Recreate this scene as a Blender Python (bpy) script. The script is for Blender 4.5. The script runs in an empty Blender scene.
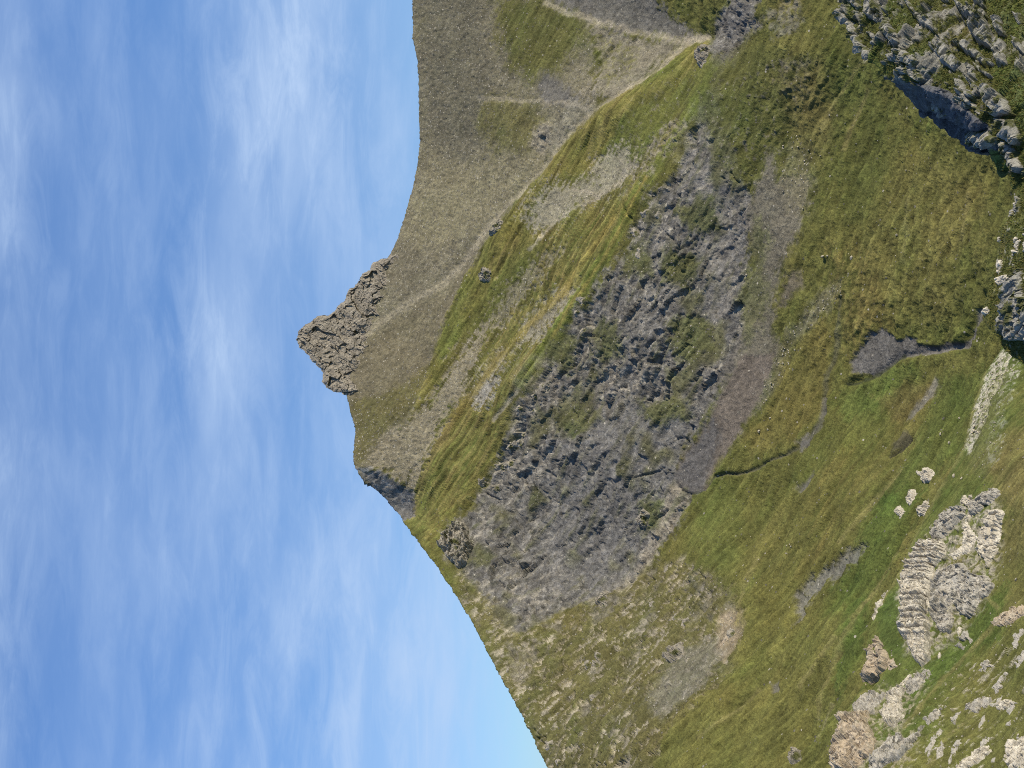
import bpy, math, random
import numpy as np
from mathutils import Vector, Matrix
from concurrent.futures import ThreadPoolExecutor

# ---------------------------------------------------------------- camera, light, sky
S = bpy.context.scene
COL = S.collection
F_PX, HOR, W, H = 1236.0, 560.0, 1024, 768
PITCH = math.atan((HOR - 512) / F_PX)
CP, SP = math.cos(PITCH), math.sin(PITCH)

cam_data = bpy.data.cameras.new('camera')
cam_data.sensor_fit = 'HORIZONTAL'
cam_data.sensor_width = 36.0
cam_data.lens = 36.0 * F_PX / W
cam_data.clip_start, cam_data.clip_end = 0.5, 60000
cam = bpy.data.objects.new('camera', cam_data)
COL.objects.link(cam)
# the photograph was taken with the camera on its side: picture left is up, picture top is right
fwd = Vector((0, CP, SP)); up = Vector((0, -SP, CP)); right = Vector((1, 0, 0))
cam.matrix_world = Matrix(((-up.x, right.x, -fwd.x, 0), (-up.y, right.y, -fwd.y, 0), (-up.z, right.z, -fwd.z, 0), (0, 0, 0, 1)))
S.camera = cam

SUN_DIR = Vector((0.85, -0.30, 0.47)).normalized()
sun_el = math.asin(SUN_DIR.z)
sun_az = math.atan2(SUN_DIR.x, SUN_DIR.y)
sd_ = bpy.data.lights.new('sun', 'SUN')
sd_.energy, sd_.angle, sd_.color = 5.0, math.radians(0.5), (1.0, 0.90, 0.74)
sun = bpy.data.objects.new('sun', sd_)
COL.objects.link(sun)
sun.rotation_euler = SUN_DIR.to_track_quat('Z', 'Y').to_euler()

S.view_settings.view_transform = 'Standard'
S.view_settings.look = 'None'
S.view_settings.exposure = 0.05
S.view_settings.gamma = 1.0
S.view_settings.use_curve_mapping = False
S.render.engine = 'CYCLES'
S.cycles.max_bounces = 4
S.cycles.diffuse_bounces = 2
S.cycles.use_denoising = False
S.cycles.filter_width = 1.0

world = bpy.data.worlds.new('World')
S.world = world
world.use_nodes = True


class NT:
    """small helper that adds nodes to a tree"""
    def __init__(self, tree):
        self.t = tree
        tree.nodes.clear()

    def n(self, typ, ins=None, **props):
        nd = self.t.nodes.new(typ)
        for k, v in props.items():
            setattr(nd, k, v)
        for k, v in (ins or {}).items():
            if hasattr(v, 'is_output'):
                self.t.links.new(v, nd.inputs[k])
            else:
                nd.inputs[k].default_value = v
        return nd

    def m(self, op, a, b=0.0, c=0.0, clamp=False):
        return self.n('ShaderNodeMath', {0: a, 1: b, 2: c}, operation=op, use_clamp=clamp).outputs[0]

    def mix(self, fac, a, b, blend='MIX'):
        nd = self.n('ShaderNodeMix', data_type='RGBA', blend_type=blend)
        for s, v in zip((0, 6, 7), (fac, a, b)):
            if hasattr(v, 'is_output'):
                self.t.links.new(v, nd.inputs[s])
            else:
                nd.inputs[s].default_value = v
        return nd.outputs[2]

    def ramp(self, v, a, b, x=0.0, y=1.0, smooth=True):
        nd = self.n('ShaderNodeMapRange', {0: v, 1: a, 2: b, 3: x, 4: y})
        nd.interpolation_type = 'SMOOTHSTEP' if smooth else 'LINEAR'
        return nd.outputs[0]

    def noise(self, vec, scale, detail=4.0, rough=0.55, dist=0.0):
        return self.n('ShaderNodeTexNoise', {'Vector': vec, 'Scale': scale, 'Detail': detail, 'Roughness': rough, 'Distortion': dist}).outputs[0]


t = NT(world.node_tree)
sky = t.n('ShaderNodeTexSky', sky_type='NISHITA', sun_disc=False, sun_elevation=sun_el, sun_rotation=sun_az,
          altitude=2000.0, air_density=1.0, dust_density=0.6, ozone_density=1.6)
tc = t.n('ShaderNodeTexCoord').outputs['Generated']
sx = t.n('ShaderNodeSeparateXYZ', {0: tc})
yy = t.m('ADD', t.m('ABSOLUTE', sx.outputs[1]), 0.05)
ca = t.m('DIVIDE', sx.outputs[0], yy)            # across the sky
cb = t.m('DIVIDE', sx.outputs[2], yy)            # height in the sky


def sky_vec(sa, sb, off):
    return t.n('ShaderNodeCombineXYZ', {0: t.m('MULTIPLY', ca, sa), 1: t.m('MULTIPLY', cb, sb), 2: off}).outputs[0]


def blob(a0, b0, wa, wb, tilt=0.0):
    da = t.m('SUBTRACT', ca, a0)
    db = t.m('SUBTRACT', t.m('SUBTRACT', cb, b0), t.m('MULTIPLY', da, tilt))
    q = t.m('ADD', t.m('POWER', t.m('ABSOLUTE', t.m('DIVIDE', da, wa)), 2.0), t.m('POWER', t.m('ABSOLUTE', t.m('DIVIDE', db, wb)), 2.0))
    return t.m('EXPONENT', t.m('MULTIPLY', q, -1.0))


def AB(px, py):
    return (384 - py) / F_PX, (HOR - px) / F_PX


veil = t.ramp(t.noise(sky_vec(1.6, 6.0, 1.3), 1.5, 5.0, 0.5, 0.15), 0.30, 0.74)
wisp = t.ramp(t.noise(sky_vec(2.4, 8.0, 7.7), 2.2, 8.0, 0.56, 0.25), 0.32, 0.80)
fine = t.ramp(t.noise(sky_vec(5.0, 20.0, 3.1), 2.4, 10.0, 0.68, 0.6), 0.38, 0.72)
CL = [(250, 190, 0.15, 0.038, -0.12, 0.62), (285, 60, 0.15, 0.085, 0.0, 0.72), (350, 40, 0.15, 0.05, 0.0, 0.55), (210, 340, 0.06, 0.03, 0.0, 0.55),
      (400, 215, 0.06, 0.02, 0.0, 0.5), (150, 470, 0.35, 0.05, 0.1, 0.25), (0, 300, 0.8, 0.06, 0.0, 0.95), (330, 600, 0.30, 0.12, 0.0, 0.60), (440, 720, 0.25, 0.10, 0, 0.45), (250, 720, 0.25, 0.10, 0, 0.32),
      (130, 40, 0.3, 0.03, 0, 0.25)]
acc = None
for px, py, wa, wb, tl, am in CL:
    a0, b0 = AB(px, py)
    v = t.m('MULTIPLY', blob(a0, b0, wa, wb, tl), am)
    acc = v if acc is None else t.m('ADD', acc, v)
acc = t.m('MULTIPLY', acc, 0.74)
tex = t.m('ADD', t.m('MULTIPLY', wisp, 0.50), t.m('ADD', t.m('MULTIPLY', fine, 0.34), t.m('MULTIPLY', veil, 0.35)))
mask = t.m('ADD', t.m('MULTIPLY', acc, tex), t.m('ADD', 0.09, t.m('MULTIPLY', t.m('MULTIPLY', veil, wisp), 0.12)), clamp=True)
low = t.ramp(cb, 0.0, 0.32, 0.16, 0.0)
mask = t.m('ADD', mask, low, clamp=True)
skyc = t.mix(1.0, sky.outputs[0], (0.62, 1.0, 1.42, 1), 'MULTIPLY')
kg = t.ramp(cb, 0.10, 0.45, 1.0, 1.4)
skyc = t.mix(1.0, skyc, t.n('ShaderNodeCombineColor', {0: kg, 1: kg, 2: kg}).outputs[0], 'MULTIPLY')
col = t.mix(mask, skyc, (5.3, 7.0, 9.8, 1))
bg = t.n('ShaderNodeBackground', {'Color': col, 'Strength': 0.092})
out = t.n('ShaderNodeOutputWorld')
t.t.links.new(bg.outputs[0], out.inputs[0])

# ---------------------------------------------------------------- numeric helpers
rng = np.random.default_rng(11)
POOL = ThreadPoolExecutor(4)
PERM = rng.permutation(256).astype(np.int32)
PERM = np.concatenate([PERM, PERM, PERM[:2]])
GR = rng.normal(size=(256, 3)); GR /= np.linalg.norm(GR, axis=1)[:, None]
GR = GR.astype(np.float32)


def _perlin(P):
    i = np.floor(P).astype(np.int32)
    f = (P - i).astype(np.float32)
    i &= 255
    u = f * f * f * (f * (f * 6 - 15) + 10)
    res = 0
    for dx in (0, 1):
        a = PERM[i[:, 0] + dx]
        wx = u[:, 0] if dx else 1 - u[:, 0]
        for dy in (0, 1):
            b = PERM[a + ((i[:, 1] + dy) & 255)]
            wy = wx * (u[:, 1] if dy else 1 - u[:, 1])
            for dz in (0, 1):
                c = PERM[b + ((i[:, 2] + dz) & 255)]
                g = GR[c]
                d = g[:, 0] * (f[:, 0] - dx) + g[:, 1] * (f[:, 1] - dy) + g[:, 2] * (f[:, 2] - dz)
                res = res + wy * (u[:, 2] if dz else 1 - u[:, 2]) * d
    return res * 1.6


def chunked(fn, P, k=40000):
    if len(P) <= k:
        return fn(P)
    parts = [P[a:a + k] for a in range(0, len(P), k)]
    return np.concatenate(list(POOL.map(fn, parts)))


def perlin(P, L, off=0.0):
    """noise about -1..1 with features L metres across"""
    return chunked(_perlin, np.asarray(P / L + off + 100.0, np.float32))


def fbm(P, L, octs=4, gain=0.5, off=0.0, ridged=False):
    r, a, tot = 0, 1.0, 0
    for k in range(octs):
        n = perlin(P, L / 2 ** k, off + 7.3 * k)
        if ridged:
            n = 1 - 2 * np.abs(n)
        r = r + a * n
        tot += a
        a *= gain
    return r / tot


def _worley(P):
    i = np.floor(P).astype(np.int32)
    f = (P - i).astype(np.float32)
    n = len(P)
    f1 = np.full(n, 9.0, np.float32); f2 = np.full(n, 9.0, np.float32); idc = np.zeros(n, np.int32)
    for dx in (-1, 0, 1):
        for dy in (-1, 0, 1):
            for dz in (-1, 0, 1):
                h = PERM[PERM[PERM[(i[:, 0] + dx) & 255] + ((i[:, 1] + dy) & 255)] + ((i[:, 2] + dz) & 255)]
                j = GR[h] * 0.42 + 0.5
                d = (dx + j[:, 0] - f[:, 0]) ** 2 + (dy + j[:, 1] - f[:, 1]) ** 2 + (dz + j[:, 2] - f[:, 2]) ** 2
                near = d < f1
                f2 = np.where(near, f1, np.minimum(f2, d))
                f1 = np.where(near, d, f1)
                idc = np.where(near, h, idc)
    return np.stack([np.sqrt(f1), np.sqrt(f2), idc / 255.0], 1)


def worley(P, L, off=0.0):
    return chunked(_worley, np.asarray(P / L + off + 50.0, np.float32))


def _facet(P):
    i = np.floor(P).astype(np.int32)
    f = (P - i).astype(np.float32)
    n = len(P)
    f1 = np.full(n, 9.0, np.float32); idc = np.zeros(n, np.int32); off = np.zeros((n, 3), np.float32)
    for dx in (-1, 0, 1):
        for dy in (-1, 0, 1):
            for dz in (-1, 0, 1):
                h = PERM[PERM[PERM[(i[:, 0] + dx) & 255] + ((i[:, 1] + dy) & 255)] + ((i[:, 2] + dz) & 255)]
                j = GR[h] * 0.45 + 0.5
                o = f - np.array([dx, dy, dz], np.float32) - j
                dd = (o * o).sum(1)
                near = dd < f1
                f1 = np.where(near, dd, f1); idc = np.where(near, h, idc)
                off[near] = o[near]
    return (idc / 255.0 - 0.5) + 1.1 * (GR[(idc * 7 + 31) & 255] * off).sum(1)


def facet(P, L, off=0.0):
    """broken rock: flat tilted facets that meet in sharp edges, about -0.8..0.8"""
    return chunked(_facet, np.asarray(P / L + off + 70.0, np.float32))


def sstep(x, a, b):
    q = np.clip((x - a) / (b - a), 0, 1)
    return q * q * (3 - 2 * q)


def terrace(x, stepv, sharp=5.0):
    """turns a smooth height into ledges: flat treads with short steep risers"""
    q = x / stepv
    i = np.floor(q); f = q - i
    return stepv * (i + np.where(f < 0.5, 0.5 * (2 * f) ** sharp, 1 - 0.5 * (2 - 2 * f) ** sharp))


def tps_fit(pts):
    A = np.array([p[:2] for p in pts], float) / 1000
    v = np.array([1000.0 / p[2] for p in pts])
    n = len(A)
    r2 = ((A[:, None] - A[None]) ** 2).sum(2)
    K = np.where(r2 > 0, r2 * np.log(np.maximum(r2, 1e-12)), 0) + np.eye(n) * 2e-4
    Pm = np.c_[np.ones(n), A]
    M = np.block([[K, Pm], [Pm.T, np.zeros((3, 3))]])
    w = np.linalg.solve(M, np.r_[v, 0, 0, 0])
    return A, w


def tps_eval(fit, px, py):
    A, w = fit
    x = px / 1000; y = py / 1000
    r = w[-3] + w[-2] * x + w[-1] * y
    for k in range(len(A)):
        r2 = (x - A[k, 0]) ** 2 + (y - A[k, 1]) ** 2
        r = r + w[k] * r2 * np.log(np.maximum(r2, 1e-12))
    return 1000.0 / np.maximum(r, 0.3)


def ray_point(px, py, Y):
    """the point at distance Y (north) on the line of sight through a photo position"""
    a = (384 - py) / F_PX                       # right per unit of depth
    b = (512 - px) / F_PX                       # up per unit of depth
    dy, dz = CP - b * SP, SP + b * CP
    return np.stack([a / dy * Y, Y + 0 * a, dz / dy * Y], -1)


def poly_sd(px, py, poly):
    """signed distance to a polygon, positive inside"""
    P = np.asarray(poly, float)
    d2 = np.full(px.shape, 1e12); ins = np.zeros(px.shape, bool)
    n = len(P)
    for k in range(n):
        x0, y0 = P[k]; x1, y1 = P[(k + 1) % n]
        ex, ey = x1 - x0, y1 - y0
        L = ex * ex + ey * ey + 1e-9
        q = np.clip(((px - x0) * ex + (py - y0) * ey) / L, 0, 1)
        d2 = np.minimum(d2, (px - x0 - q * ex) ** 2 + (py - y0 - q * ey) ** 2)
        if y0 != y1:
            c = ((y0 > py) != (y1 > py)) & (px < ex * (py - y0) / ey + x0)
            ins ^= c
    return np.where(ins, 1, -1) * np.sqrt(d2)


def line_d(px, py, pts):
    P = np.asarray(pts, float)
    d2 = np.full(px.shape, 1e12)
    for k in range(len(P) - 1):
        x0, y0 = P[k]; ex, ey = P[k + 1] - P[k]
        q = np.clip(((px - x0) * ex + (py - y0) * ey) / (ex * ex + ey * ey + 1e-9), 0, 1)
        d2 = np.minimum(d2, (px - x0 - q * ex) ** 2 + (py - y0 - q * ey) ** 2)
    return np.sqrt(d2)


def grid_mesh(name, P, keep=None):
    """a mesh from an (n, m, 3) array of points"""
    n, m = P.shape[:2]
    idx = np.arange(n * m, dtype=np.int32).reshape(n, m)
    Q = np.stack([idx[:-1, :-1], idx[1:, :-1], idx[1:, 1:], idx[:-1, 1:]], -1).reshape(-1, 4)
    co = P.reshape(-1, 3)
    vid = None
    if keep is not None:
        kq = keep[:-1, :-1] & keep[1:, :-1] & keep[1:, 1:] & keep[:-1, 1:]
        Q = Q[kq.reshape(-1)]
        vid = np.unique(Q)
        remap = np.zeros(n * m, np.int32); remap[vid] = np.arange(len(vid), dtype=np.int32)
        Q = remap[Q]; co = co[vid]
    return raw_mesh(name, co, Q), vid


def raw_mesh(name, co, Q, smooth=True):
    me = bpy.data.meshes.new(name)
    k = Q.shape[1]
    me.vertices.add(len(co)); me.vertices.foreach_set('co', np.asarray(co, np.float32).ravel())
    me.loops.add(Q.size); me.loops.foreach_set('vertex_index', Q.astype(np.int32).ravel())
    me.polygons.add(len(Q))
    me.polygons.foreach_set('loop_start', np.arange(0, Q.size, k, dtype=np.int32))
    me.polygons.foreach_set('use_smooth', np.full(len(Q), smooth))
    me.update(calc_edges=True)
    return me


def set_color(me, name, rgb):
    at = me.attributes.new(name, 'FLOAT_COLOR', 'POINT')
    at.data.foreach_set('color', np.c_[rgb, np.ones(len(rgb))].astype(np.float32).ravel())


def link(name, me, mat=None, parent=None, **props):
    o = bpy.data.objects.new(name, me)
    COL.objects.link(o)
    if mat is not None and me is not None:
        me.materials.append(mat)
    if parent is not None:
        o.parent = parent
    for k, v in props.items():
        o[k] = v
    return o


# ---------------------------------------------------------------- materials
def ground_material(name, s):
    """land cover: albedo and stoniness are stored on the terrain; grain, stones and tufts come from noise of size s metres"""
    m = bpy.data.materials.new(name); m.use_nodes = True
    t = NT(m.node_tree)
    pos = t.n('ShaderNodeTexCoord').outputs['Object']
    cov = t.n('ShaderNodeAttribute', attribute_name='cover').outputs['Color']
    am = t.n('ShaderNodeSeparateColor', {0: t.n('ShaderNodeAttribute', attribute_name='amount').outputs['Color']})
    stone, rock, grass = am.outputs[0], am.outputs[1], am.outputs[2]
    n1 = t.noise(pos, 0.09 / s, 5.0, 0.65)
    n2 = t.noise(pos, 0.42 / s, 4.0, 0.7)
    k1 = t.ramp(n1, 0.25, 0.75, 0.68, 1.32, False)
    k2 = t.m('MULTIPLY', t.ramp(n2, 0.25, 0.75, 0.62, 1.38, False), t.ramp(t.noise(pos, 1.5 / s, 2.0, 0.6), 0.28, 0.72, 0.66, 1.34, False))
    c = t.mix(1.0, cov, t.n('ShaderNodeCombineColor', {0: k1, 1: k1, 2: k1}).outputs[0], 'MULTIPLY')
    c = t.mix(1.0, c, t.n('ShaderNodeCombineColor', {0: k2, 1: k2, 2: k2}).outputs[0], 'MULTIPLY')
    # hue drift in the grass
    hue = t.noise(pos, 0.035 / s, 4.0, 0.6)
    gold = t.mix(t.m('MULTIPLY', t.ramp(hue, 0.45, 0.7), t.m('MULTIPLY', grass, 0.28)), c, t.mix(1.0, c, (1.28, 1.08, 1.05, 1), 'MULTIPLY'))
    c = t.mix(t.m('MULTIPLY', t.ramp(hue, 0.5, 0.28), t.m('MULTIPLY', grass, 0.5)), gold, t.mix(1.0, gold, (0.78, 0.98, 0.8, 1), 'MULTIPLY'))
    # single stones
    vo = t.n('ShaderNodeTexVoronoi', {'Vector': pos, 'Scale': 0.85 / s, 'Randomness': 1.0}, feature='F1')
    rnd = t.n('ShaderNodeSeparateColor', {0: vo.outputs['Color']})
    sm = t.m('MULTIPLY', t.m('LESS_THAN', vo.outputs['Distance'], t.m('MULTIPLY', rnd.outputs[0], 0.55)),
             t.m('LESS_THAN', rnd.outputs[1], stone))
    tone = t.m('ADD', 0.10, t.m('MULTIPLY', t.m('POWER', rnd.outputs[2], 2.5), 0.34))
    scol = t.n('ShaderNodeCombineColor', {0: tone, 1: t.m('MULTIPLY', tone, 0.91), 2: t.m('MULTIPLY', tone, 0.72)}).outputs[0]
    c = t.mix(t.m('MULTIPLY', sm, 0.85), c, scol)
    # dark joints and blocks in rock
    wv = t.n('ShaderNodeVectorMath', {0: pos, 1: t.n('ShaderNodeVectorMath', {0: t.n('ShaderNodeTexNoise', {'Vector': pos, 'Scale': 0.1 / s, 'Detail': 3.0}).outputs['Color'], 'Scale': 6.0 * s}, operation='SCALE').outputs[0]}, operation='ADD').outputs[0]
    vcell = t.n('ShaderNodeSeparateColor', {0: t.n('ShaderNodeTexVoronoi', {'Vector': wv, 'Scale': 0.30 / s}, feature='F1').outputs['Color']}).outputs[0]
    kt = t.m('ADD', 1.0, t.m('MULTIPLY', rock, t.ramp(vcell, 0, 1, -0.26, 0.30, False)))
    c = t.mix(1.0, c, t.n('ShaderNodeCombineColor', {0: kt, 1: kt, 2: kt}).outputs[0], 'MULTIPLY')
    hgt = t.m('ADD', t.m('MULTIPLY', n2, 0.9), t.m('MULTIPLY', t.noise(pos, 1.1 / s, 2.0), 0.4))
    hgt = t.m('ADD', hgt, t.m('MULTIPLY', sm, 0.5))
    hgt = t.m('ADD', hgt, t.m('MULTIPLY', rock, t.m('MULTIPLY', vcell, 0.8)))
    bmp = t.n('ShaderNodeBump', {'Height': hgt, 'Strength': 0.85, 'Distance': 0.9 * s})
    b = t.n('ShaderNodeBsdfPrincipled', {'Base Color': c, 'Roughness': 0.95, 'Specular IOR Level': 0.12, 'Normal': bmp.outputs[0]})
    o = t.n('ShaderNodeOutputMaterial', {0: b.outputs[0]})
    return m


def rock_material(name, s, base, stain, stain_amt=0.4, bed=(0.35, -0.2, 0.9), bed_amt=0.35, bed_scale=1.0, moss=0.0, bump=0.9):
    m = bpy.data.materials.new(name); m.use_nodes = True
    t = NT(m.node_tree)
    pos = t.n('ShaderNodeTexCoord').outputs['Object']
    n1 = t.noise(pos, 0.12 / s, 6.0, 0.65, 0.4)
    n2 = t.noise(pos, 0.6 / s, 5.0, 0.7)
    q = t.n('ShaderNodeVectorMath', {0: pos, 1: Vector(bed).normalized()}, operation='DOT_PRODUCT').outputs['Value']
    q = t.m('ADD', t.m('MULTIPLY', q, 0.55 * bed_scale / s), t.m('MULTIPLY', n1, 2.2))
    band = t.n('ShaderNodeTexNoise', {'W': q, 'Scale': 1.0, 'Detail': 4.0, 'Roughness': 0.75}, noise_dimensions='1D').outputs[0]
    k = t.m('MULTIPLY', t.ramp(n2, 0.25, 0.75, 0.62, 1.38, False), t.ramp(band, 0.3, 0.7, 1 - bed_amt, 1 + bed_amt * 0.6, False))
    c = t.mix(t.m('MULTIPLY', t.ramp(n1, 0.42, 0.66), stain_amt), (*base, 1), (*stain, 1))
    if moss:
        mm = t.ramp(t.noise(pos, 0.09 / s, 5.0, 0.6), 0.62 - 0.25 * moss, 0.70 - 0.2 * moss)
        c = t.mix(t.m('MULTIPLY', mm, 0.9), c, (0.085, 0.088, 0.02, 1))
    li = t.noise(pos, 0.33 / s, 3.0, 0.6)
    c = t.mix(t.m('MULTIPLY', t.ramp(li, 0.60, 0.68), 0.4), c, tuple(0.4 * v for v in base) + (1,))
    c = t.mix(1.0, c, t.n('ShaderNodeCombineColor', {0: k, 1: k, 2: k}).outputs[0], 'MULTIPLY')
    hg = t.m('ADD', t.m('MULTIPLY', band, 1.2), t.m('MULTIPLY', n2, 1.0))
    bmp = t.n('ShaderNodeBump', {'Height': hg, 'Strength': bump, 'Distance': 0.8 * s})
    b = t.n('ShaderNodeBsdfPrincipled', {'Base Color': c, 'Roughness': 0.92, 'Specular IOR Level': 0.15, 'Normal': bmp.outputs[0]})
    t.n('ShaderNodeOutputMaterial', {0: b.outputs[0]})
    return m


# ---------------------------------------------------------------- terrain layers
E1 = np.array([0.81, -0.22, -0.54]); E1 /= np.linalg.norm(E1)          # the way the grass bands run down the slopes
E2 = np.cross(E1, [0, -0.6, 0.8]); E2 /= np.linalg.norm(E2)
E3 = np.cross(E1, E2)


def streak(P, along, across):
    return np.stack([P @ E1 / along, P @ E2 / across, P @ E3 / across], -1)


def band_coords(P, along, across):
    return np.stack([P[:, 0] / along, P[:, 1] / across, P[:, 2] / across], -1)


class Layer:
    def __init__(self, sky_pts, depth_pts, py_vals, rows, px_max, back, t_pow=1.0):
        sp = np.array(sorted([(b, a) for a, b in sky_pts]), float)
        self.sky = lambda py: np.interp(py, sp[:, 0], sp[:, 1])
        self.fit = tps_fit(depth_pts)
        self.pxm = px_max
        self.py = np.asarray(py_vals, float)
        self.tt = np.linspace(0, 1, rows) ** t_pow
        s = self.sky(self.py)
        self.PX = s[:, None] + (px_max - s)[:, None] * self.tt[None]
        self.PY = np.repeat(self.py[:, None], rows, 1)
        self.lo, self.hi = min(p[1] for p in depth_pts), max(p[1] for p in depth_pts)
        Y = tps_eval(self.fit, self.PX, np.clip(self.PY, self.lo, self.hi))
        self.Y = Y
        self.back = np.asarray(back, float)

    def finish_base(self):
        F = ray_point(self.PX, self.PY, self.Y)
        c = F[:, :1]
        d = c[..., :2] / np.linalg.norm(c[..., :2], axis=-1, keepdims=True)
        B = []
        for b in self.back[::-1]:
            q = c.copy(); q[..., :2] += d * b; q[..., 2] -= 0.72 * b
            B.append(q)
        self.nb = len(B)
        G = np.concatenate(B + [F], 1)
        self.G = G
        du = np.gradient(G, axis=0); dv = np.gradient(G, axis=1)
        N = np.cross(du, dv)
        N /= np.linalg.norm(N, axis=-1, keepdims=True) + 1e-9
        N = np.where((N[..., 2:3] < 0), -N, N)
        for _ in range(6):                                       # smooth the directions the relief grows in
            N[1:-1] = (N[:-2] + N[1:-1] * 2 + N[2:]) / 4
            N[:, 1:-1] = (N[:, :-2] + N[:, 1:-1] * 2 + N[:, 2:]) / 4
        self.N = N / (np.linalg.norm(N, axis=-1, keepdims=True) + 1e-9)
        k = self.nb
        self.apx = np.concatenate([np.repeat(self.PX[:, :1], k, 1), self.PX], 1)
        self.apy = np.concatenate([np.repeat(self.PY[:, :1], k, 1), self.PY], 1)
        self.tfull = np.concatenate([np.zeros((len(self.py), k)), np.repeat(self.tt[None], len(self.py), 0)], 1)

    def sample(self, px, py, arr=None):
        """bilinear look-up on the finished surface"""
        A = self.G if arr is None else arr
        px = np.asarray(px, float); py = np.asarray(py, float)
        iy = np.interp(py, self.py, np.arange(len(self.py)))
        s = self.sky(py)
        tt = np.clip((px - s) / (self.pxm - s), 0, 1)
        it = np.interp(tt, self.tt, np.arange(len(self.tt))) + self.nb
        i0 = np.clip(np.floor(iy).astype(int), 0, A.shape[0] - 2); j0 = np.clip(np.floor(it).astype(int), 0, A.shape[1] - 2)
        fi = (iy - i0)[..., None]; fj = (it - j0)[..., None]
        return (A[i0, j0] * (1 - fi) * (1 - fj) + A[i0 + 1, j0] * fi * (1 - fj) + A[i0, j0 + 1] * (1 - fi) * fj + A[i0 + 1, j0 + 1] * fi * fj)


class Cover:
    """albedo and amounts of a layer's land cover, painted region by region with ragged edges"""
    def __init__(self, lay, s, base):
        self.px = lay.apx.ravel(); self.py = lay.apy.ravel()
        self.P = lay.G.reshape(-1, 3)
        n = len(self.px)
        self.rgb = np.tile(np.asarray(base, float), (n, 1))
        self.am = np.zeros((n, 3)); self.am[:, 2] = 1
        self.wx = fbm(self.P, 24 * s, 6, 0.68, 3.0); self.wy = fbm(self.P, 24 * s, 6, 0.68, 9.0)
        st = streak(self.P, 70 * s, 7 * s)
        self.st = fbm(st, 1.0, 4, 0.6, 1.0)
        self.st2 = fbm(streak(self.P, 28 * s, 2.6 * s), 1.0, 3, 0.65, 5.0)
        self.st3 = fbm(streak(self.P, 130 * s, 3.4 * s), 1.0, 3, 0.6, 11.0)
        self.fold = fbm(streak(self.P, 190 * s, 24 * s), 1.0, 3, 0.5, 17.0, ridged=True)
        self.sp = fbm(self.P, 5 * s, 3, 0.65, 2.0)
        self.big = fbm(self.P, 90 * s, 4, 0.55, 8.0)
        fw = self.P + np.stack([self.wx, self.wy, self.sp], 1) * 5 * s
        self.fc = facet(streak(fw, 12 * s, 6.5 * s), 1.0, 2.0) + 0.5 * facet(streak(fw, 5 * s, 3 * s), 1.0, 5.0)

    def blend(self, sel, w, rgb=None, stone=None, rock=None, grass=None):
        w = w[:, None]
        if rgb is not None:
            self.rgb[sel] = self.rgb[sel] * (1 - w) + np.asarray(rgb) * w
        for k, v in enumerate((stone, rock, grass)):
            if v is not None:
                self.am[sel, k] = self.am[sel, k] * (1 - w[:, 0]) + v * w[:, 0]

    def region(self, poly, rgb=None, feather=6, warp=6, op=1.0, frizz=1.0, patch=None, pscale='sp', pst=0.3, **am):
        P = np.asarray(poly, float)
        mg = feather + warp * 2 + 4
        sel = np.where((self.px > P[:, 0].min() - mg) & (self.px < P[:, 0].max() + mg) & (self.py > P[:, 1].min() - mg) & (self.py < P[:, 1].max() + mg))[0]
        x = self.px[sel] + warp * self.wx[sel] * 1.6; y = self.py[sel] + warp * self.wy[sel] * 1.6
        w = sstep(poly_sd(x, y, P) + frizz * ((0.55 * feather + 1.5) * (self.sp[sel] + 0.8 * self.st2[sel]) + (frizz > 1) * 4.0 * self.st3[sel]), -feather * 0.5, feather * 0.5) * op
        if patch is not None:                                    # only where the noise is high: broken cover
            src = getattr(self, pscale)[sel]
            w = w * sstep(src, patch - pst, patch + pst)
        self.blend(sel, w, rgb, **am)

    def line(self, pts, rgb, width, warp=2, op=1.0, soft=1.5, **am):
        P = np.asarray(pts, float)
        mg = width + warp * 2 + 6
        sel = np.where((self.px > P[:, 0].min() - mg) & (self.px < P[:, 0].max() + mg) & (self.py > P[:, 1].min() - mg) & (self.py < P[:, 1].max() + mg))[0]
        x = self.px[sel] + warp * self.wx[sel] * 1.6; y = self.py[sel] + warp * self.wy[sel] * 1.6
        d = line_d(x, y, P) * (1 + 0.5 * self.sp[sel] + 0.7 * self.wx[sel])
        w = (1 - sstep(d, width * 0.5, width * 0.5 + soft)) * op
        self.blend(sel, w, rgb, **am)


# colours (albedo)
OLIVE = (0.135, 0.128, 0.030); GREEN = (0.098, 0.138, 0.022); GOLD = (0.235, 0.185, 0.058); BROWN = (0.138, 0.124, 0.060)
SCREE = (0.178, 0.158, 0.104); SCREED = (0.140, 0.122, 0.082); SCREEL = (0.235, 0.212, 0.155); PALE = (0.33, 0.285, 0.205)
ROCK = (0.140, 0.131, 0.114); ROCKL = (0.215, 0.189, 0.143); GRAVEL = (0.124, 0.115, 0.098); PURPLE = (0.132, 0.110, 0.086)
LIME = (0.46, 0.42, 0.33); TAN = (0.44, 0.33, 0.20); ORANGE = (0.235, 0.155, 0.045)

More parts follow.
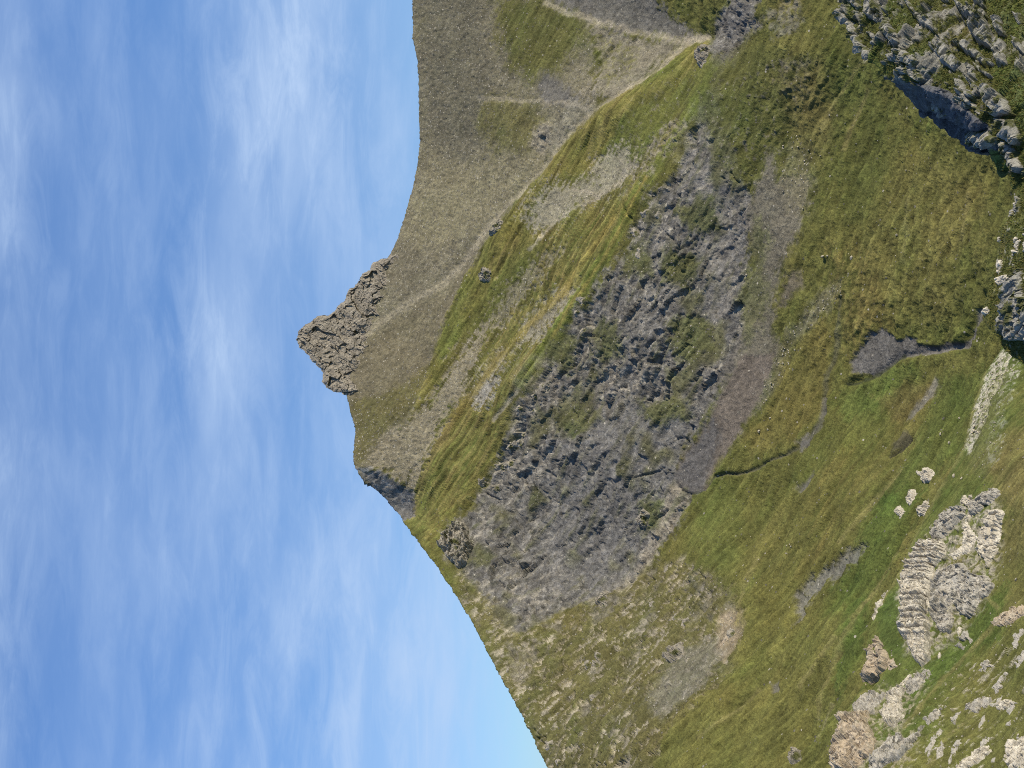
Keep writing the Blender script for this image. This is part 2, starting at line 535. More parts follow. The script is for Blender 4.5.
# ---- the mountain
M_SKY = [(520, -600), (430, -300), (408, -100), (412, 0), (413, 40), (418, 60), (419, 110), (420, 140), (417, 165), (413, 185), (405, 215), (398, 238), (388, 258),
         (376, 275), (364, 305), (352, 335), (347, 365), (346, 388), (347, 396), (350, 410), (356, 428), (355, 445), (354, 460), (357, 470), (365, 482), (380, 493),
         (390, 503), (400, 516), (413, 535), (430, 557), (450, 586), (475, 626), (500, 675), (520, 710), (535, 744), (548, 768), (590, 850), (640, 950), (760, 1250)]
M_DEP = [(405, -130, 1460), (412, 0, 1450), (420, 140, 1420), (400, 230, 1400), (370, 290, 1385), (350, 340, 1370), (346, 392, 1340), (355, 440, 1300), (357, 470, 1275),
         (385, 498, 1260), (413, 519, 1235), (423, 535, 1185), (450, 586, 1125), (500, 675, 1010), (548, 768, 920), (600, 880, 830),
         (520, 0, 1320), (600, 0, 1230), (560, -130, 1290), (700, 38, 1105), (650, 78, 1140), (600, 106, 1178), (545, 165, 1225), (500, 225, 1262), (440, 290, 1315), (400, 330, 1340),
         (580, 30, 1240), (500, 100, 1310), (480, 160, 1330),
         (450, 230, 1340), (400, 400, 1290), (430, 440, 1245), (400, 470, 1262),
         (455, 470, 1200), (480, 430, 1195), (520, 385, 1150), (560, 335, 1125), (600, 265, 1095), (650, 185, 1065), (690, 115, 1042), (715, 70, 1040), (540, 250, 1185), (610, 160, 1150), (500, 330, 1215),
         (445, 530, 1172), (480, 480, 1180), (520, 570, 1100), (560, 450, 1105), (600, 400, 1080), (620, 330, 1058), (660, 250, 1035), (640, 470, 1022), (690, 480, 985), (700, 400, 992), (720, 330, 990), (730, 250, 990), (740, 150, 985), (760, 60, 975),
         (760, 0, 985), (740, -130, 1000), (790, 130, 945), (790, 330, 920), (740, 430, 950), (820, 60, 910), (850, 0, 890), (900, 100, 838), (900, 200, 815), (850, 250, 860), (900, 300, 790), (960, 200, 745), (960, 350, 725), (1000, 250, 690), (1060, 100, 640),
         (820, 400, 870), (860, 420, 820), (900, 400, 778), (900, 450, 745), (800, 470, 860), (750, 500, 918), (860, 520, 745), (930, 500, 672), (800, 600, 775), (720, 560, 900), (650, 580, 985), (600, 620, 1005), (600, 700, 915), (550, 680, 985),
         (700, 680, 800), (800, 700, 700), (860, 640, 665), (900, 600, 655), (640, 768, 790), (720, 768, 715), (820, 768, 640), (900, 720, 600), (1000, 600, 560), (1000, 480, 610), (1100, 400, 560), (1100, 700, 480), (1100, 200, 620),
         (700, 900, 640), (850, 900, 560), (1050, 900, 470), (900, -130, 820), (1060, -130, 650)]
cols = np.r_[np.linspace(-600, -30, 46)[:-1], np.arange(-30, 798, 0.95), np.linspace(798, 1250, 40)[1:]]
mt = Layer(M_SKY, M_DEP, cols, 640, 1120, [3, 7, 13, 22, 35, 55, 85, 130, 190, 270, 370, 480])
# dark stony slab that falls away to the left of the shoulder
SLAB = [(361, 471), (378, 471), (399, 484), (415, 492), (414, 517), (404, 522), (383, 504), (368, 486)]
mt.finish_base()
cv = Cover(mt, 1.0, OLIVE)
n = len(cv.px)
tf = mt.tfull.ravel()
# broad drift in the grass
cv.blend(np.arange(n), sstep(cv.big + 0.5 * cv.st, 0.05, 0.55) * 0.55, (0.190, 0.158, 0.042))
cv.blend(np.arange(n), sstep(-cv.big + 0.4 * cv.st, 0.05, 0.55) * 0.6, (0.105, 0.125, 0.024))
cv.am[:, 0] = 0.03
UP = [(300, -700), (640, -700), (640, -60), (600, -30), (590, 20), (590, 80), (600, 104), (545, 165), (500, 228), (470, 300), (440, 345), (425, 390), (405, 430), (395, 460), (350, 480), (300, 480)]
cv.region(UP, SCREE, 14, 8, 1.0, stone=0.62, grass=0.2)
cv.region(UP, BROWN, 14, 8, 0.55, patch=0.05, pscale='st')
cv.region(UP, SCREED, 10, 8, 0.75, patch=0.12, pscale='big')
cv.region(UP, SCREEL, 10, 4, 0.6, patch=0.35, pscale='sp', pst=0.2)
cv.region([(425, -60), (480, -60), (490, 60), (485, 140), (455, 170), (430, 150)], (0.122, 0.110, 0.074), 24, 12, 0.75, stone=0.6)
cv.region([(425, 150), (470, 165), (540, 150), (530, 190), (480, 235), (430, 250), (405, 240)], (0.205, 0.180, 0.105), 26, 12, 0.7, stone=0.7)
cv.region([(498, 0), (580, -5), (588, 40), (560, 70), (535, 80), (515, 70), (498, 40)], (0.120, 0.115, 0.028), 20, 10, 0.9, stone=0.05, grass=1)
cv.region([(485, 95), (530, 100), (545, 120), (540, 145), (500, 155), (480, 130)], (0.135, 0.122, 0.036), 18, 10, 0.75, stone=0.1, grass=1)
cv.region([(480, -100), (540, -100), (545, -10), (500, 0)], (0.120, 0.115, 0.03), 20, 10, 0.8, grass=1)
cv.region([(350, 345), (420, 300), (470, 270), (450, 330), (425, 380), (400, 420), (350, 430)], (0.140, 0.118, 0.072), 22, 10, 0.7, stone=0.28)
cv.region([(350, 400), (372, 400), (440, 360), (425, 395), (385, 440), (356, 466)], (0.120, 0.105, 0.035), 12, 8, 0.8, grass=0.8)
cv.region([(541, 72), (562, 82), (582, 100), (587, 108), (545, 103), (538, 90)], GRAVEL, 8, 5, 0.9, frizz=1.7, stone=0.15, grass=0)
cv.region([(590, 22), (640, 38), (685, 38), (662, 60), (637, 86), (612, 100), (588, 92), (600, 60)], ROCKL, 10, 8, 0.85, frizz=1.8, stone=0.3, rock=0.4, grass=0)
cv.region([(600, 40), (640, 50), (630, 78), (605, 85)], OLIVE, 8, 8, 0.7, patch=0.05, pscale='sp')
cv.region([(540, -60), (640, -60), (660, 5), (696, 32), (684, 39), (620, 28), (592, 19), (546, -2)], GRAVEL, 7, 4, 0.95, frizz=1.7, stone=0.2, grass=0)
cv.region([(560, -40), (650, -10), (685, 30), (640, 20)], ROCK, 6, 6, 0.5, patch=0.1, pscale='st')
cv.line([(547, 4), (594, 21), (640, 31), (682, 40), (706, 36)], PALE, 3.0, 4.5, 0.6, soft=4, grass=0, stone=0.3)
cv.line([(706, 37), (690, 41), (675, 52), (660, 69), (640, 84), (620, 95), (604, 107), (588, 119), (570, 137), (556, 154)], PALE, 3.8, 4.0, 0.7, soft=4, grass=0, stone=0.3)
cv.line([(556, 154), (545, 167), (528, 188), (505, 210), (485, 232), (462, 262), (440, 284), (410, 301), (385, 318), (362, 336), (352, 350), (348, 368)], (0.27, 0.235, 0.165), 2.5, 3.0, 0.6, soft=4, grass=0)
cv.line([(352, 350), (348, 368), (346, 388)], (0.30, 0.27, 0.22), 2.5, 1.5, 0.7, soft=2, grass=0)
cv.line([(478, 98), (505, 98), (535, 101), (560, 102), (586, 108)], PALE, 1.6, 3.5, 0.45, soft=3, grass=0)
cv.region([(535, 128), (550, 122), (553, 140), (540, 152), (530, 145)], ROCKL, 6, 6, 0.8, rock=1, grass=0)
cv.region([(575, 100), (590, 108), (560, 150), (545, 160), (552, 130)], SCREEL, 8, 8, 0.6, stone=0.3)
# rib A
RA = [(709, 41), (713, 56), (690, 90), (655, 96), (625, 118), (605, 150), (598, 172), (575, 178), (566, 172), (541, 190), (527, 222), (519, 245), (500, 275), (470, 320), (450, 360), (432, 400), (420, 440), (405, 440), (418, 400), (440, 345), (460, 295), (482, 252), (520, 208), (531, 190), (556, 156), (600, 108), (637, 86), (675, 60)]
cv.region(RA, (0.175, 0.150, 0.034), 6, 4, 0.9, stone=0.02, grass=1)
cv.region(RA, GOLD, 6, 4, 0.75, patch=0.10, pscale='st')
cv.region(RA, (0.115, 0.140, 0.026), 6, 4, 0.75, patch=-0.15 + 0.25, pscale='big')
cv.region([(712, 58), (700, 100), (670, 130), (650, 160), (600, 190), (598, 160), (640, 110), (690, 80)], (0.128, 0.135, 0.028), 10, 8, 0.8, grass=1)
cv.region([(712, 58), (700, 100), (670, 130), (640, 150), (620, 130), (640, 105), (690, 80)], ROCKL, 8, 8, 0.7, patch=0.28, pscale='sp', pst=0.15, rock=0.5)
# middle band of grass between the ribs and the cliff, with its stony pockets
MB = [(600, 190), (645, 165), (640, 205), (600, 265), (560, 335), (520, 390), (500, 450), (482, 487), (447, 525), (432, 548), (420, 535), (413, 518), (421, 482), (432, 451), (447, 426), (462, 393), (480, 350), (520, 290), (545, 250), (530, 232), (560, 225)]
cv.region(MB, (0.165, 0.145, 0.036), 8, 5, 0.95, stone=0.02, grass=1)
cv.region(MB, GOLD, 8, 4, 0.85, patch=0.10, pscale='st')
cv.region(MB, (0.110, 0.128, 0.026), 8, 4, 0.8, patch=0.15, pscale='st2')
SP_ = dict(frizz=3.0, stone=0.75, grass=0, rock=0)
cv.region([(625, 146), (644, 165), (630, 180), (602, 200), (582, 205), (560, 226), (536, 233), (527, 222), (535, 200), (550, 186), (590, 181), (596, 160)], SCREEL, 8, 4, 0.85, **SP_)
cv.region([(562, 248), (540, 278), (520, 303), (500, 328), (492, 318), (508, 288), (530, 265)], SCREE, 6, 5, 0.8, **SP_)
cv.region([(584, 288), (571, 303), (560, 322), (540, 342), (525, 342), (522, 328), (540, 304), (560, 291)], SCREEL, 8, 4, 0.85, **SP_)
cv.region([(522, 342), (502, 366), (480, 402), (470, 396), (480, 370), (500, 350)], SCREEL, 8, 4, 0.85, **SP_)
cv.region([(368, 466), (378, 441), (404, 423), (432, 400), (445, 380), (462, 350), (482, 326), (496, 322), (482, 345), (467, 393), (452, 413), (432, 446), (419, 482), (415, 497), (404, 487), (386, 474)], (0.205, 0.178, 0.118), 6, 5, 0.95, **SP_)
cv.region([(479, 409), (470, 400), (484, 379), (504, 379), (492, 395)], (0.27, 0.25, 0.205), 4, 3, 0.9, **SP_)
cv.line([(497, 420), (510, 405), (524, 389), (535, 378)], SCREEL, 3, 2, 0.8, grass=0)
cv.line([(575, 190), (600, 196), (618, 184), (632, 172)], PALE, 2.0, 2.0, 0.6)
cv.line([(530, 250), (565, 215), (600, 198)], PALE, 1.6, 2.0, 0.7)
cv.line([(615, 220), (598, 245), (565, 290), (544, 310), (500, 358), (470, 400), (450, 430)], (0.26, 0.20, 0.05), 4.0, 3.0, 0.75, soft=4, grass=1, stone=0)
cv.line([(719, 69), (700, 101), (681, 133), (652, 180), (632, 212), (605, 262), (578, 302), (552, 342), (525, 385)], (0.150, 0.165, 0.030), 5.0, 3.0, 0.95, soft=4, grass=1, stone=0, rock=0)
cv.line([(652, 180), (632, 214), (605, 262), (578, 303), (556, 340)], (0.24, 0.19, 0.045), 1.6, 2.0, 0.8, soft=2)
cv.line([(413, 516), (424, 482), (440, 448), (455, 420)], (0.26, 0.195, 0.07), 3.0, 2.5, 0.65, soft=3)
cv.region([(645, 150), (675, 118), (690, 125), (660, 170), (645, 190)], ROCKL, 5, 6, 0.75, patch=0.0, pscale='sp', rock=0.7, grass=0)
cv.region([(620, 165), (650, 140), (668, 130), (650, 170), (622, 200)], ROCKL, 5, 6, 0.65, patch=0.1, pscale='sp', rock=0.7, grass=0)
cv.region(SLAB, (0.145, 0.140, 0.128), 4, 3, 1.0, stone=0.3, grass=0, rock=0.8)
cv.line([(357, 469), (364, 470), (372, 468)], (0.34, 0.32, 0.28), 3, 2, 0.8, rock=0.6)
# the cliff
RIMZ = [(655, 190), (640, 215), (606, 275), (562, 340), (542, 378), (520, 408), (504, 450), (488, 484), (466, 512), (500, 520), (535, 470), (560, 415), (600, 350), (650, 290), (680, 220)]
FACE = [(720, 15), (742, -5), (760, 20), (735, 60), (708, 100), (702, 108), (690, 150), (655, 192), (635, 232), (606, 278), (584, 308), (562, 342), (542, 380), (522, 408), (506, 450), (492, 480), (472, 508), (446, 535), (448, 560), (472, 585), (486, 615), (510, 640), (545, 620), (585, 605), (622, 592), (645, 568), (668, 540), (682, 512), (690, 485), (676, 474), (684, 450), (712, 408), (735, 368), (748, 310), (745, 262), (752, 225), (748, 195), (738, 160), (722, 120)]
cv.region(FACE, ROCK, 9, 9, 1.0, stone=0.12, rock=1, grass=0)
cv.region(FACE, ROCKL, 9, 9, 0.5, patch=0.25, pscale='fc', pst=0.3)
cv.region(FACE, (0.112, 0.108, 0.098), 9, 9, 0.65, patch=0.18, pscale='wy')
cv.region(FACE, (0.130, 0.122, 0.104), 9, 9, 0.6, patch=0.15, pscale='big')
cliff_spots = fbm(cv.P, 13, 4, 0.62, 15.0); cliff_big = fbm(cv.P, 45, 3, 0.55, 21.0)
cv.spots = cliff_spots; cv.patchy = cliff_big
cv.region(FACE, (0.225, 0.203, 0.160), 9, 9, 0.5, patch=0.58, pscale='fc', pst=0.16)
cv.region(FACE, (0.105, 0.100, 0.090), 9, 9, 0.6, patch=0.15, pscale='patchy')
cv.region([(700, 110), (735, 120), (745, 260), (720, 330), (690, 300), (690, 200), (670, 160)], (0.225, 0.205, 0.170), 16, 10, 0.6, patch=0.0, pscale='spots')
cv.region([(520, 360), (600, 350), (690, 385), (680, 420), (560, 425), (510, 430)], (0.215, 0.185, 0.135), 16, 10, 0.55, patch=0.05, pscale='spots')
cv.region(FACE, None, 4, 9, 0.9, patch=0.18, pscale='spots', pst=0.1, stone=0.55)
cv.region(RIMZ, (0.25, 0.225, 0.175), 6, 6, 0.6, patch=0.18, pscale='sp', pst=0.15, stone=0.5)
cv.region([(700, 120), (735, 125), (748, 200), (742, 290), (730, 340), (700, 330), (690, 250), (690, 190)], None, 20, 10, 0.8, rock=0.35)
cv.region([(575, 430), (640, 395), (692, 410), (684, 470), (664, 520), (625, 572), (560, 595), (545, 520)], (0.134, 0.128, 0.116), 30, 12, 0.75, rock=0.42)
cv.region([(565, 400), (690, 400), (684, 480), (640, 560), (560, 590), (540, 500)], (0.165, 0.152, 0.130), 30, 10, 0.5, patch=0.2, pscale='st')
GP = (0.108, 0.112, 0.030)
for pl in ([(585, 330), (612, 322), (626, 350), (600, 365)], [(672, 320), (712, 318), (716, 352), (680, 362)], [(555, 330), (578, 345), (568, 370), (552, 362)], [(672, 205), (716, 195), (722, 228), (690, 238)],
           [(665, 250), (700, 262), (690, 290), (664, 280)], [(690, 395), (640, 405), (650, 425), (690, 418)], [(620, 250), (640, 240), (650, 270), (625, 275)], [(640, 505), (665, 500), (660, 530), (640, 530)], [(560, 420), (585, 400), (600, 420), (570, 440)]):
    cv.region(pl, GP, 12, 12, 0.75, rock=0.2, grass=1)
cv.region(FACE, (0.115, 0.108, 0.040), 9, 9, 0.7, patch=0.22, pscale='patchy', pst=0.12, rock=0.35, grass=0.8)
cv.region(FACE, (0.110, 0.108, 0.036), 9, 9, 0.7, patch=0.35, pscale='st', rock=0.2, grass=1)
cv.region([(690, 100), (745, 40), (820, 60), (790, 150), (755, 200), (720, 160)], (0.110, 0.112, 0.030), 16, 12, 0.75, rock=0.15, grass=1)
cv.region([(700, 90), (790, 60), (800, 110), (760, 200), (720, 170)], ROCKL, 8, 8, 0.7, patch=0.30, pscale='sp', pst=0.12, rock=0.7)
cv.region([(765, 15), (795, 0), (800, 30), (775, 40)], ROCKL, 8, 8, 0.8, patch=-0.1, rock=0.7)
cv.region([(715, 20), (740, -10), (760, 0), (738, 45), (718, 60), (708, 55)], ROCK, 6, 6, 0.9, rock=1, grass=0)
cv.region([(775, 65), (810, 55), (812, 90), (785, 100)], ROCKL, 8, 8, 0.7, patch=0.1, rock=0.7)
cv.region([(662, 540), (690, 500), (682, 470), (676, 478), (660, 520), (640, 560), (612, 590), (625, 600), (648, 575)], PALE, 6, 6, 0.65, patch=-0.1, pscale='wx')
# rocky ground to the left below the cliff
MIX = [(448, 556), (490, 610), (520, 635), (560, 615), (625, 592), (660, 560), (690, 560), (735, 590), (745, 620), (735, 665), (700, 700), (665, 740), (640, 790), (620, 880), (560, 900), (500, 680), (460, 600)]
cv.region(MIX, (0.135, 0.118, 0.042), 14, 10, 0.85, stone=0.10)
cv.region(MIX, (0.275, 0.240, 0.175), 12, 8, 0.85, patch=0.42, pscale='fc', pst=0.16, rock=0.7, grass=0)
cv.region(MIX, (0.165, 0.148, 0.112), 12, 8, 0.75, patch=0.20, pscale='wx', pst=0.15, rock=0.8, grass=0)
cv.region([(720, 612), (746, 610), (742, 640), (725, 660), (712, 650)], (0.24, 0.19, 0.13), 8, 6, 0.75, stone=0.3, grass=0)
cv.region([(676, 650), (712, 636), (722, 650), (700, 690), (660, 720), (650, 700)], (0.150, 0.138, 0.105), 12, 8, 0.75, stone=0.2, grass=0.2)
cv.region([(690, 560), (712, 585), (720, 612), (708, 620), (700, 600)], ROCK, 6, 6, 0.5, patch=0, rock=0.8)
# scree lobe at the foot of the cliff and its feeders
cv.region([(690, 485), (676, 474), (715, 405), (745, 320), (752, 262), (745, 210), (760, 180), (772, 148), (780, 175), (812, 178), (803, 225), (788, 260), (775, 295), (772, 330), (780, 350), (762, 397), (735, 441), (718, 468)], (0.150, 0.132, 0.105), 12, 8, 0.85, stone=0.2, grass=0, rock=0)
cv.region([(760, 215), (772, 235), (765, 270), (770, 300), (755, 330), (745, 350), (742, 300), (748, 262)], (0.130, 0.128, 0.045), 10, 8, 0.6, grass=1)
cv.region([(676, 480), (677, 466), (715, 412), (743, 356), (775, 352), (760, 397), (734, 441), (718, 466), (706, 489), (690, 492)], PURPLE, 4, 3, 0.95, stone=0.08, grass=0, rock=0)
cv.region([(676, 480), (679, 466), (712, 418), (722, 430), (712, 460), (700, 490), (688, 491)], (0.098, 0.094, 0.088), 8, 4, 0.8)
cv.region([(706, 480), (722, 458), (716, 480)], OLIVE, 8, 6, 0.7)
cv.line([(676, 480), (682, 489), (692, 493), (704, 491)], (0.07, 0.066, 0.06), 1.6, 1.0, 0.8)
cv.region([(790, 275), (800, 268), (803, 285), (790, 300), (778, 312)], PURPLE, 6, 5, 0.8, grass=0)
cv.region([(842, 278), (815, 302), (797, 322), (778, 347), (768, 377), (756, 402), (766, 400), (785, 370), (800, 340), (825, 315), (845, 292)], (0.215, 0.195, 0.13), 10, 8, 0.6, stone=0.45)
cv.region([(790, 140), (815, 150), (812, 215), (795, 210), (785, 180)], (0.175, 0.155, 0.085), 16, 8, 0.6, stone=0.3)
# grass slopes below
cv.region([(820, 60), (870, 60), (900, 130), (890, 220), (850, 230), (825, 160)], (0.098, 0.108, 0.024), 30, 10, 0.65, grass=1)
cv.region([(905, 150), (990, 190), (985, 260), (930, 260), (880, 330), (850, 320), (850, 270), (880, 220)], (0.172, 0.146, 0.038), 30, 10, 0.7, grass=1)
cv.region([(830, 250), (870, 255), (880, 325), (850, 360), (838, 320)], (0.205, 0.150, 0.042), 22, 8, 0.6, patch=0.0, pscale='st2', grass=1)
cv.region([(780, 80), (820, 60), (835, 130), (815, 170), (795, 140)], (0.175, 0.142, 0.045), 20, 8, 0.6, grass=1)
cv.region([(780, 345), (835, 320), (828, 410), (800, 440), (760, 455), (745, 440), (770, 400)], (0.165, 0.135, 0.034), 16, 8, 0.75, stone=0.05, grass=1)
cv.region([(850, 390), (895, 365), (920, 365), (925, 385), (880, 415), (850, 420), (838, 405)], (0.108, 0.138, 0.026), 14, 8, 0.65, grass=1)
cv.region([(880, 400), (910, 380), (940, 380), (925, 410), (895, 425)], (0.190, 0.135, 0.045), 14, 8, 0.55, grass=1)
cv.region([(940, 380), (985, 365), (965, 450), (900, 520), (880, 500), (920, 430)], (0.085, 0.112, 0.022), 18, 8, 0.65, grass=1)
cv.region([(880, 490), (930, 490), (905, 560), (850, 620), (820, 620), (860, 560)], (0.080, 0.118, 0.020), 18, 8, 0.65, grass=1)
cv.region([(712, 480), (745, 478), (740, 560), (715, 570), (700, 530)], (0.116, 0.132, 0.028), 20, 8, 0.6, grass=1)
cv.region([(750, 490), (800, 500), (790, 620), (740, 640), (740, 560)], (0.165, 0.142, 0.034), 24, 8, 0.55, patch=0.0, pscale='st', grass=1)
cv.region([(820, 470), (900, 430), (880, 480), (830, 560), (800, 590), (800, 540)], (0.175, 0.142, 0.036), 18, 6, 0.75, patch=0.05, pscale='st', grass=1)
cv.region([(840, 470), (900, 440), (890, 470), (845, 530)], (0.105, 0.088, 0.026), 8, 6, 0.6, patch=0.1, pscale='st2')
cv.region([(780, 600), (870, 600), (835, 760), (760, 900), (640, 900), (700, 720)], (0.155, 0.140, 0.032), 24, 8, 0.6, patch=0.0, pscale='st', grass=1)
cv.region([(853, 600), (872, 605), (865, 660), (845, 700), (838, 680)], (0.080, 0.120, 0.02), 12, 6, 0.7, grass=1)
# gravel patch and stream beds
cv.region([(852, 362), (858, 354), (873, 332), (881, 328), (899, 341), (907, 336), (916, 339), (918, 344), (930, 349), (948, 345), (950, 350), (930, 356), (905, 355), (890, 366), (875, 376), (856, 373)], GRAVEL, 3, 3, 1.0, stone=0.04, grass=0)
cv.line([(925, 351), (940, 351), (947, 347), (957, 347), (967, 346), (975, 338), (980, 326), (983, 312)], (0.135, 0.125, 0.108), 4.5, 1.5, 0.95, grass=0, stone=0.1)
cv.line([(915, 345), (935, 348), (950, 344), (966, 344)], (0.06, 0.058, 0.05), 1.3, 1.0, 0.8, grass=0)
cv.line([(850, 385), (862, 383), (873, 377), (888, 367), (902, 356)], (0.055, 0.06, 0.03), 1.5, 1.0, 0.85)
cv.line([(842, 300), (840, 321), (838, 352), (830, 382), (827, 413)], (0.085, 0.080, 0.050), 1.8, 2.0, 0.7, soft=2.5)
cv.line([(827, 413), (820, 428), (808, 444), (790, 456), (774, 460), (760, 468), (748, 473), (730, 474), (716, 478), (706, 490)], (0.085, 0.080, 0.060), 1.5, 2.0, 0.7, grass=0)
cv.region([(800, 442), (812, 434), (812, 446), (804, 452)], GRAVEL, 4, 3, 0.9, grass=0)
cv.line([(828, 400), (825, 425), (810, 446)], GRAVEL, 4, 2, 0.6, grass=0)
cv.region([(799, 486), (806, 484), (815, 474), (812, 486), (806, 495), (800, 494)], GRAVEL, 4, 3, 0.85, grass=0)
cv.region([(905, 420), (912, 408), (925, 392), (937, 378), (940, 386), (922, 408), (910, 420)], (0.160, 0.148, 0.120), 5, 4, 0.85, stone=0.2, grass=0)
cv.region([(888, 452), (892, 440), (908, 432), (912, 438), (900, 448)], (0.110, 0.095, 0.06), 4, 4, 0.8)
cv.line([(888, 456), (898, 450), (910, 440)], (0.05, 0.045, 0.03), 1.8, 1.2, 0.8)
cv.region([(869, 547), (856, 552), (840, 564), (815, 579), (800, 600), (799, 622), (807, 612), (812, 599), (826, 588), (846, 577), (864, 562)], (0.150, 0.142, 0.125), 4, 4, 0.8, frizz=1.8, stone=0.1, grass=0)
cv.region([(772, 684), (780, 680), (782, 692), (774, 694)], GRAVEL, 3, 3, 0.8, grass=0)
cv.line([(822, 740), (830, 722), (838, 706)], (0.22, 0.19, 0.08), 1.4, 1.2, 0.8)
for ln in ([(858, 620), (845, 650), (832, 680), (822, 720)], [(905, 552), (880, 590), (862, 615)], [(900, 470), (868, 510), (845, 545)], [(842, 640), (825, 662), (805, 690)], [(760, 560), (745, 590), (738, 625)], [(760, 690), (735, 715), (700, 740)], [(970, 190), (966, 220), (964, 240)],
           [(912, 200), (905, 230), (902, 262)], [(870, 90), (855, 120), (845, 150)], [(862, 60), (835, 100), (822, 130)]):
    cv.line(ln, (0.225, 0.190, 0.065), 1.6, 2.5, 0.6, soft=2.5)
# streaks everywhere in the grass
upband = poly_sd(cv.px, cv.py, MB); upband = np.maximum(upband, poly_sd(cv.px, cv.py, RA)); upband = sstep(upband, -12, 4)
g = cv.am[:, 2]
lum = (cv.rgb @ [0.3, 0.6, 0.1])[:, None]
cv.rgb += (lum * np.array([1.02, 1.0, 0.80]) - cv.rgb) * (0.12 * g)[:, None]
cv.rgb *= 1 - g[:, None] * np.array([0.23, 0.20, 0.24])
cv.rgb *= (1 + 0.24 * cv.am[:, 1] * cv.fc + 0.40 * (1 - g) * np.clip(cv.sp, -0.8, 0.8)  + (0.50 + 0.65 * upband) * g * np.clip(cv.st3, -0.6, 0.6) + 0.40 * g * np.clip(cv.st2, -0.7, 0.7) + 0.22 * g * np.clip(cv.st, -0.8, 0.8))[:, None]
ter = fbm(band_coords(cv.P, 26, 3.2), 1.0, 3, 0.6, 4.0)
low_ = sstep(cv.px, 800, 860) * (1 - sstep(cv.py, 420, 520))
tz = sstep(poly_sd(cv.px, cv.py, [(825, 235), (905, 215), (975, 200), (985, 250), (890, 330), (870, 345), (832, 330)]), -15, 10)
cv.rgb *= (1 + (0.22 * low_ + 0.45 * tz) * g * np.clip(ter, -0.7, 0.7))[:, None]
# relief
rock = cv.am[:, 1]
P = cv.P
edge = 0.25 + 0.75 * sstep(tf, 0.0, 0.10)
far = np.clip(np.abs(cv.py - 384) - 450, 0, 400) / 400
d = 6.0 * fbm(P, 120, 3, 0.5, 2.0) * edge
d += 4.2 * cv.fold * edge * g * (0.4 + 0.6 * sstep(cv.py, 380, 520) + 0.3 * upband)
d += 3.0 * cv.st * edge * (0.35 + 0.65 * g) + 1.15 * cv.st2 * g + (0.6 + 1.2 * upband) * cv.st3 * g
d += (0.55 * low_ + 0.8 * tz) * ter * g
d += 1.1 * fbm(P, 12, 4, 0.6, 6.0) * (0.3 + 0.7 * edge)
d += 0.30 * fbm(P, 3.0, 2, 0.6, 1.0) + (1 - g) * (1 - rock) * (0.85 * facet(P, 6.0, 2.0) + 0.5 * facet(P, 2.6, 6.0)) * (0.25 + 0.75 * np.clip(cv.am[:, 0] * 2, 0, 1)) + 0.35 * g * edge * facet(streak(P, 7, 3), 1.0, 8.0)
rs = np.where(rock > 0.03)[0]
Pr = P[rs]
wq = Pr + np.stack([fbm(Pr, 25, 3, 0.5, k * 3.1) for k in range(3)], 1) * 9
w1 = worley(streak(wq, 30, 15), 1.0); w2 = worley(wq, 7.5, 3.0)
calm = 0.75 + 0.6 * sstep(fbm(Pr, 60, 3, 0.5, 12.0), -0.1, 0.45)
rd = 4.5 * fbm(streak(Pr, 90, 40), 1.0, 3, 0.5, 4.0)
rd += calm * (3.6 * facet(streak(wq, 26, 13), 1.0) + 1.6 * facet(streak(wq, 9, 5.0), 1.0, 3.0) + 0.6 * facet(wq, 3.0, 5.0))
d[rs] += rd * np.clip(rock[rs], 0, 1) * (0.35 + 0.65 * edge[rs])
# stream beds are cut into the slope
for ln, dep, wd in (([(827, 413), (820, 428), (808, 444), (790, 456), (774, 460), (760, 468), (748, 473), (730, 474), (716, 478), (706, 490)], 0.9, 2.2),
                    ([(842, 300), (840, 321), (838, 352), (830, 382), (827, 413)], 1.2, 3.5), ([(850, 385), (873, 377), (902, 356), (940, 350), (967, 346), (983, 312)], 1.8, 4.0),
                    ([(888, 456), (898, 450), (910, 440)], 2.5, 3.0), ([(706, 37), (675, 52), (640, 84), (604, 107), (556, 154), (505, 210), (440, 284)], 3.0, 8.0)):
    dd = line_d(cv.px + 1.6 * cv.wx, cv.py + 1.6 * cv.wy, ln)
    d -= dep * np.exp(-(dd / wd) ** 2)
# joints and clefts in the cliff
CR = [[(593, 469), (596, 497), (592, 511)], [(596, 548), (601, 562)], [(577, 575), (584, 588)], [(541, 455), (546, 438)], [(623, 388), (624, 407)], [(643, 536), (656, 519), (669, 509)], [(634, 477), (650, 474), (665, 468)], [(556, 445), (563, 425)],
      [(690, 281), (684, 292), (678, 306)], [(625, 205), (634, 220), (640, 240)], [(540, 372), (530, 384)], [(574, 410), (580, 422)], [(520, 470), (530, 490)], [(700, 230), (694, 246)], [(664, 232), (676, 244)], [(876, 594), (884, 584), (891, 574)]]
crr = random.Random(4)
FA, MA = np.array(FACE, float), np.array(MIX, float)
while len(CR) < 40:
    pl = FACE if len(CR) < 28 else MIX
    A_ = FA if pl is FACE else MA
    x, y = crr.uniform(A_[:, 0].min(), A_[:, 0].max()), crr.uniform(A_[:, 1].min(), min(A_[:, 1].max(), 768))
    if poly_sd(np.array([x]), np.array([y]), pl)[0] < 4:
        continue
    an = math.radians(crr.choice([100, 55, 150, 120]) + crr.gauss(0, 16)); ln = crr.uniform(3, 13)
    kx, ky = math.cos(an) * ln, -math.sin(an) * ln
    CR.append([(x, y), (x + kx * 0.5 + crr.gauss(0, 1.5), y + ky * 0.5 + crr.gauss(0, 1.5)), (x + kx, y + ky)])
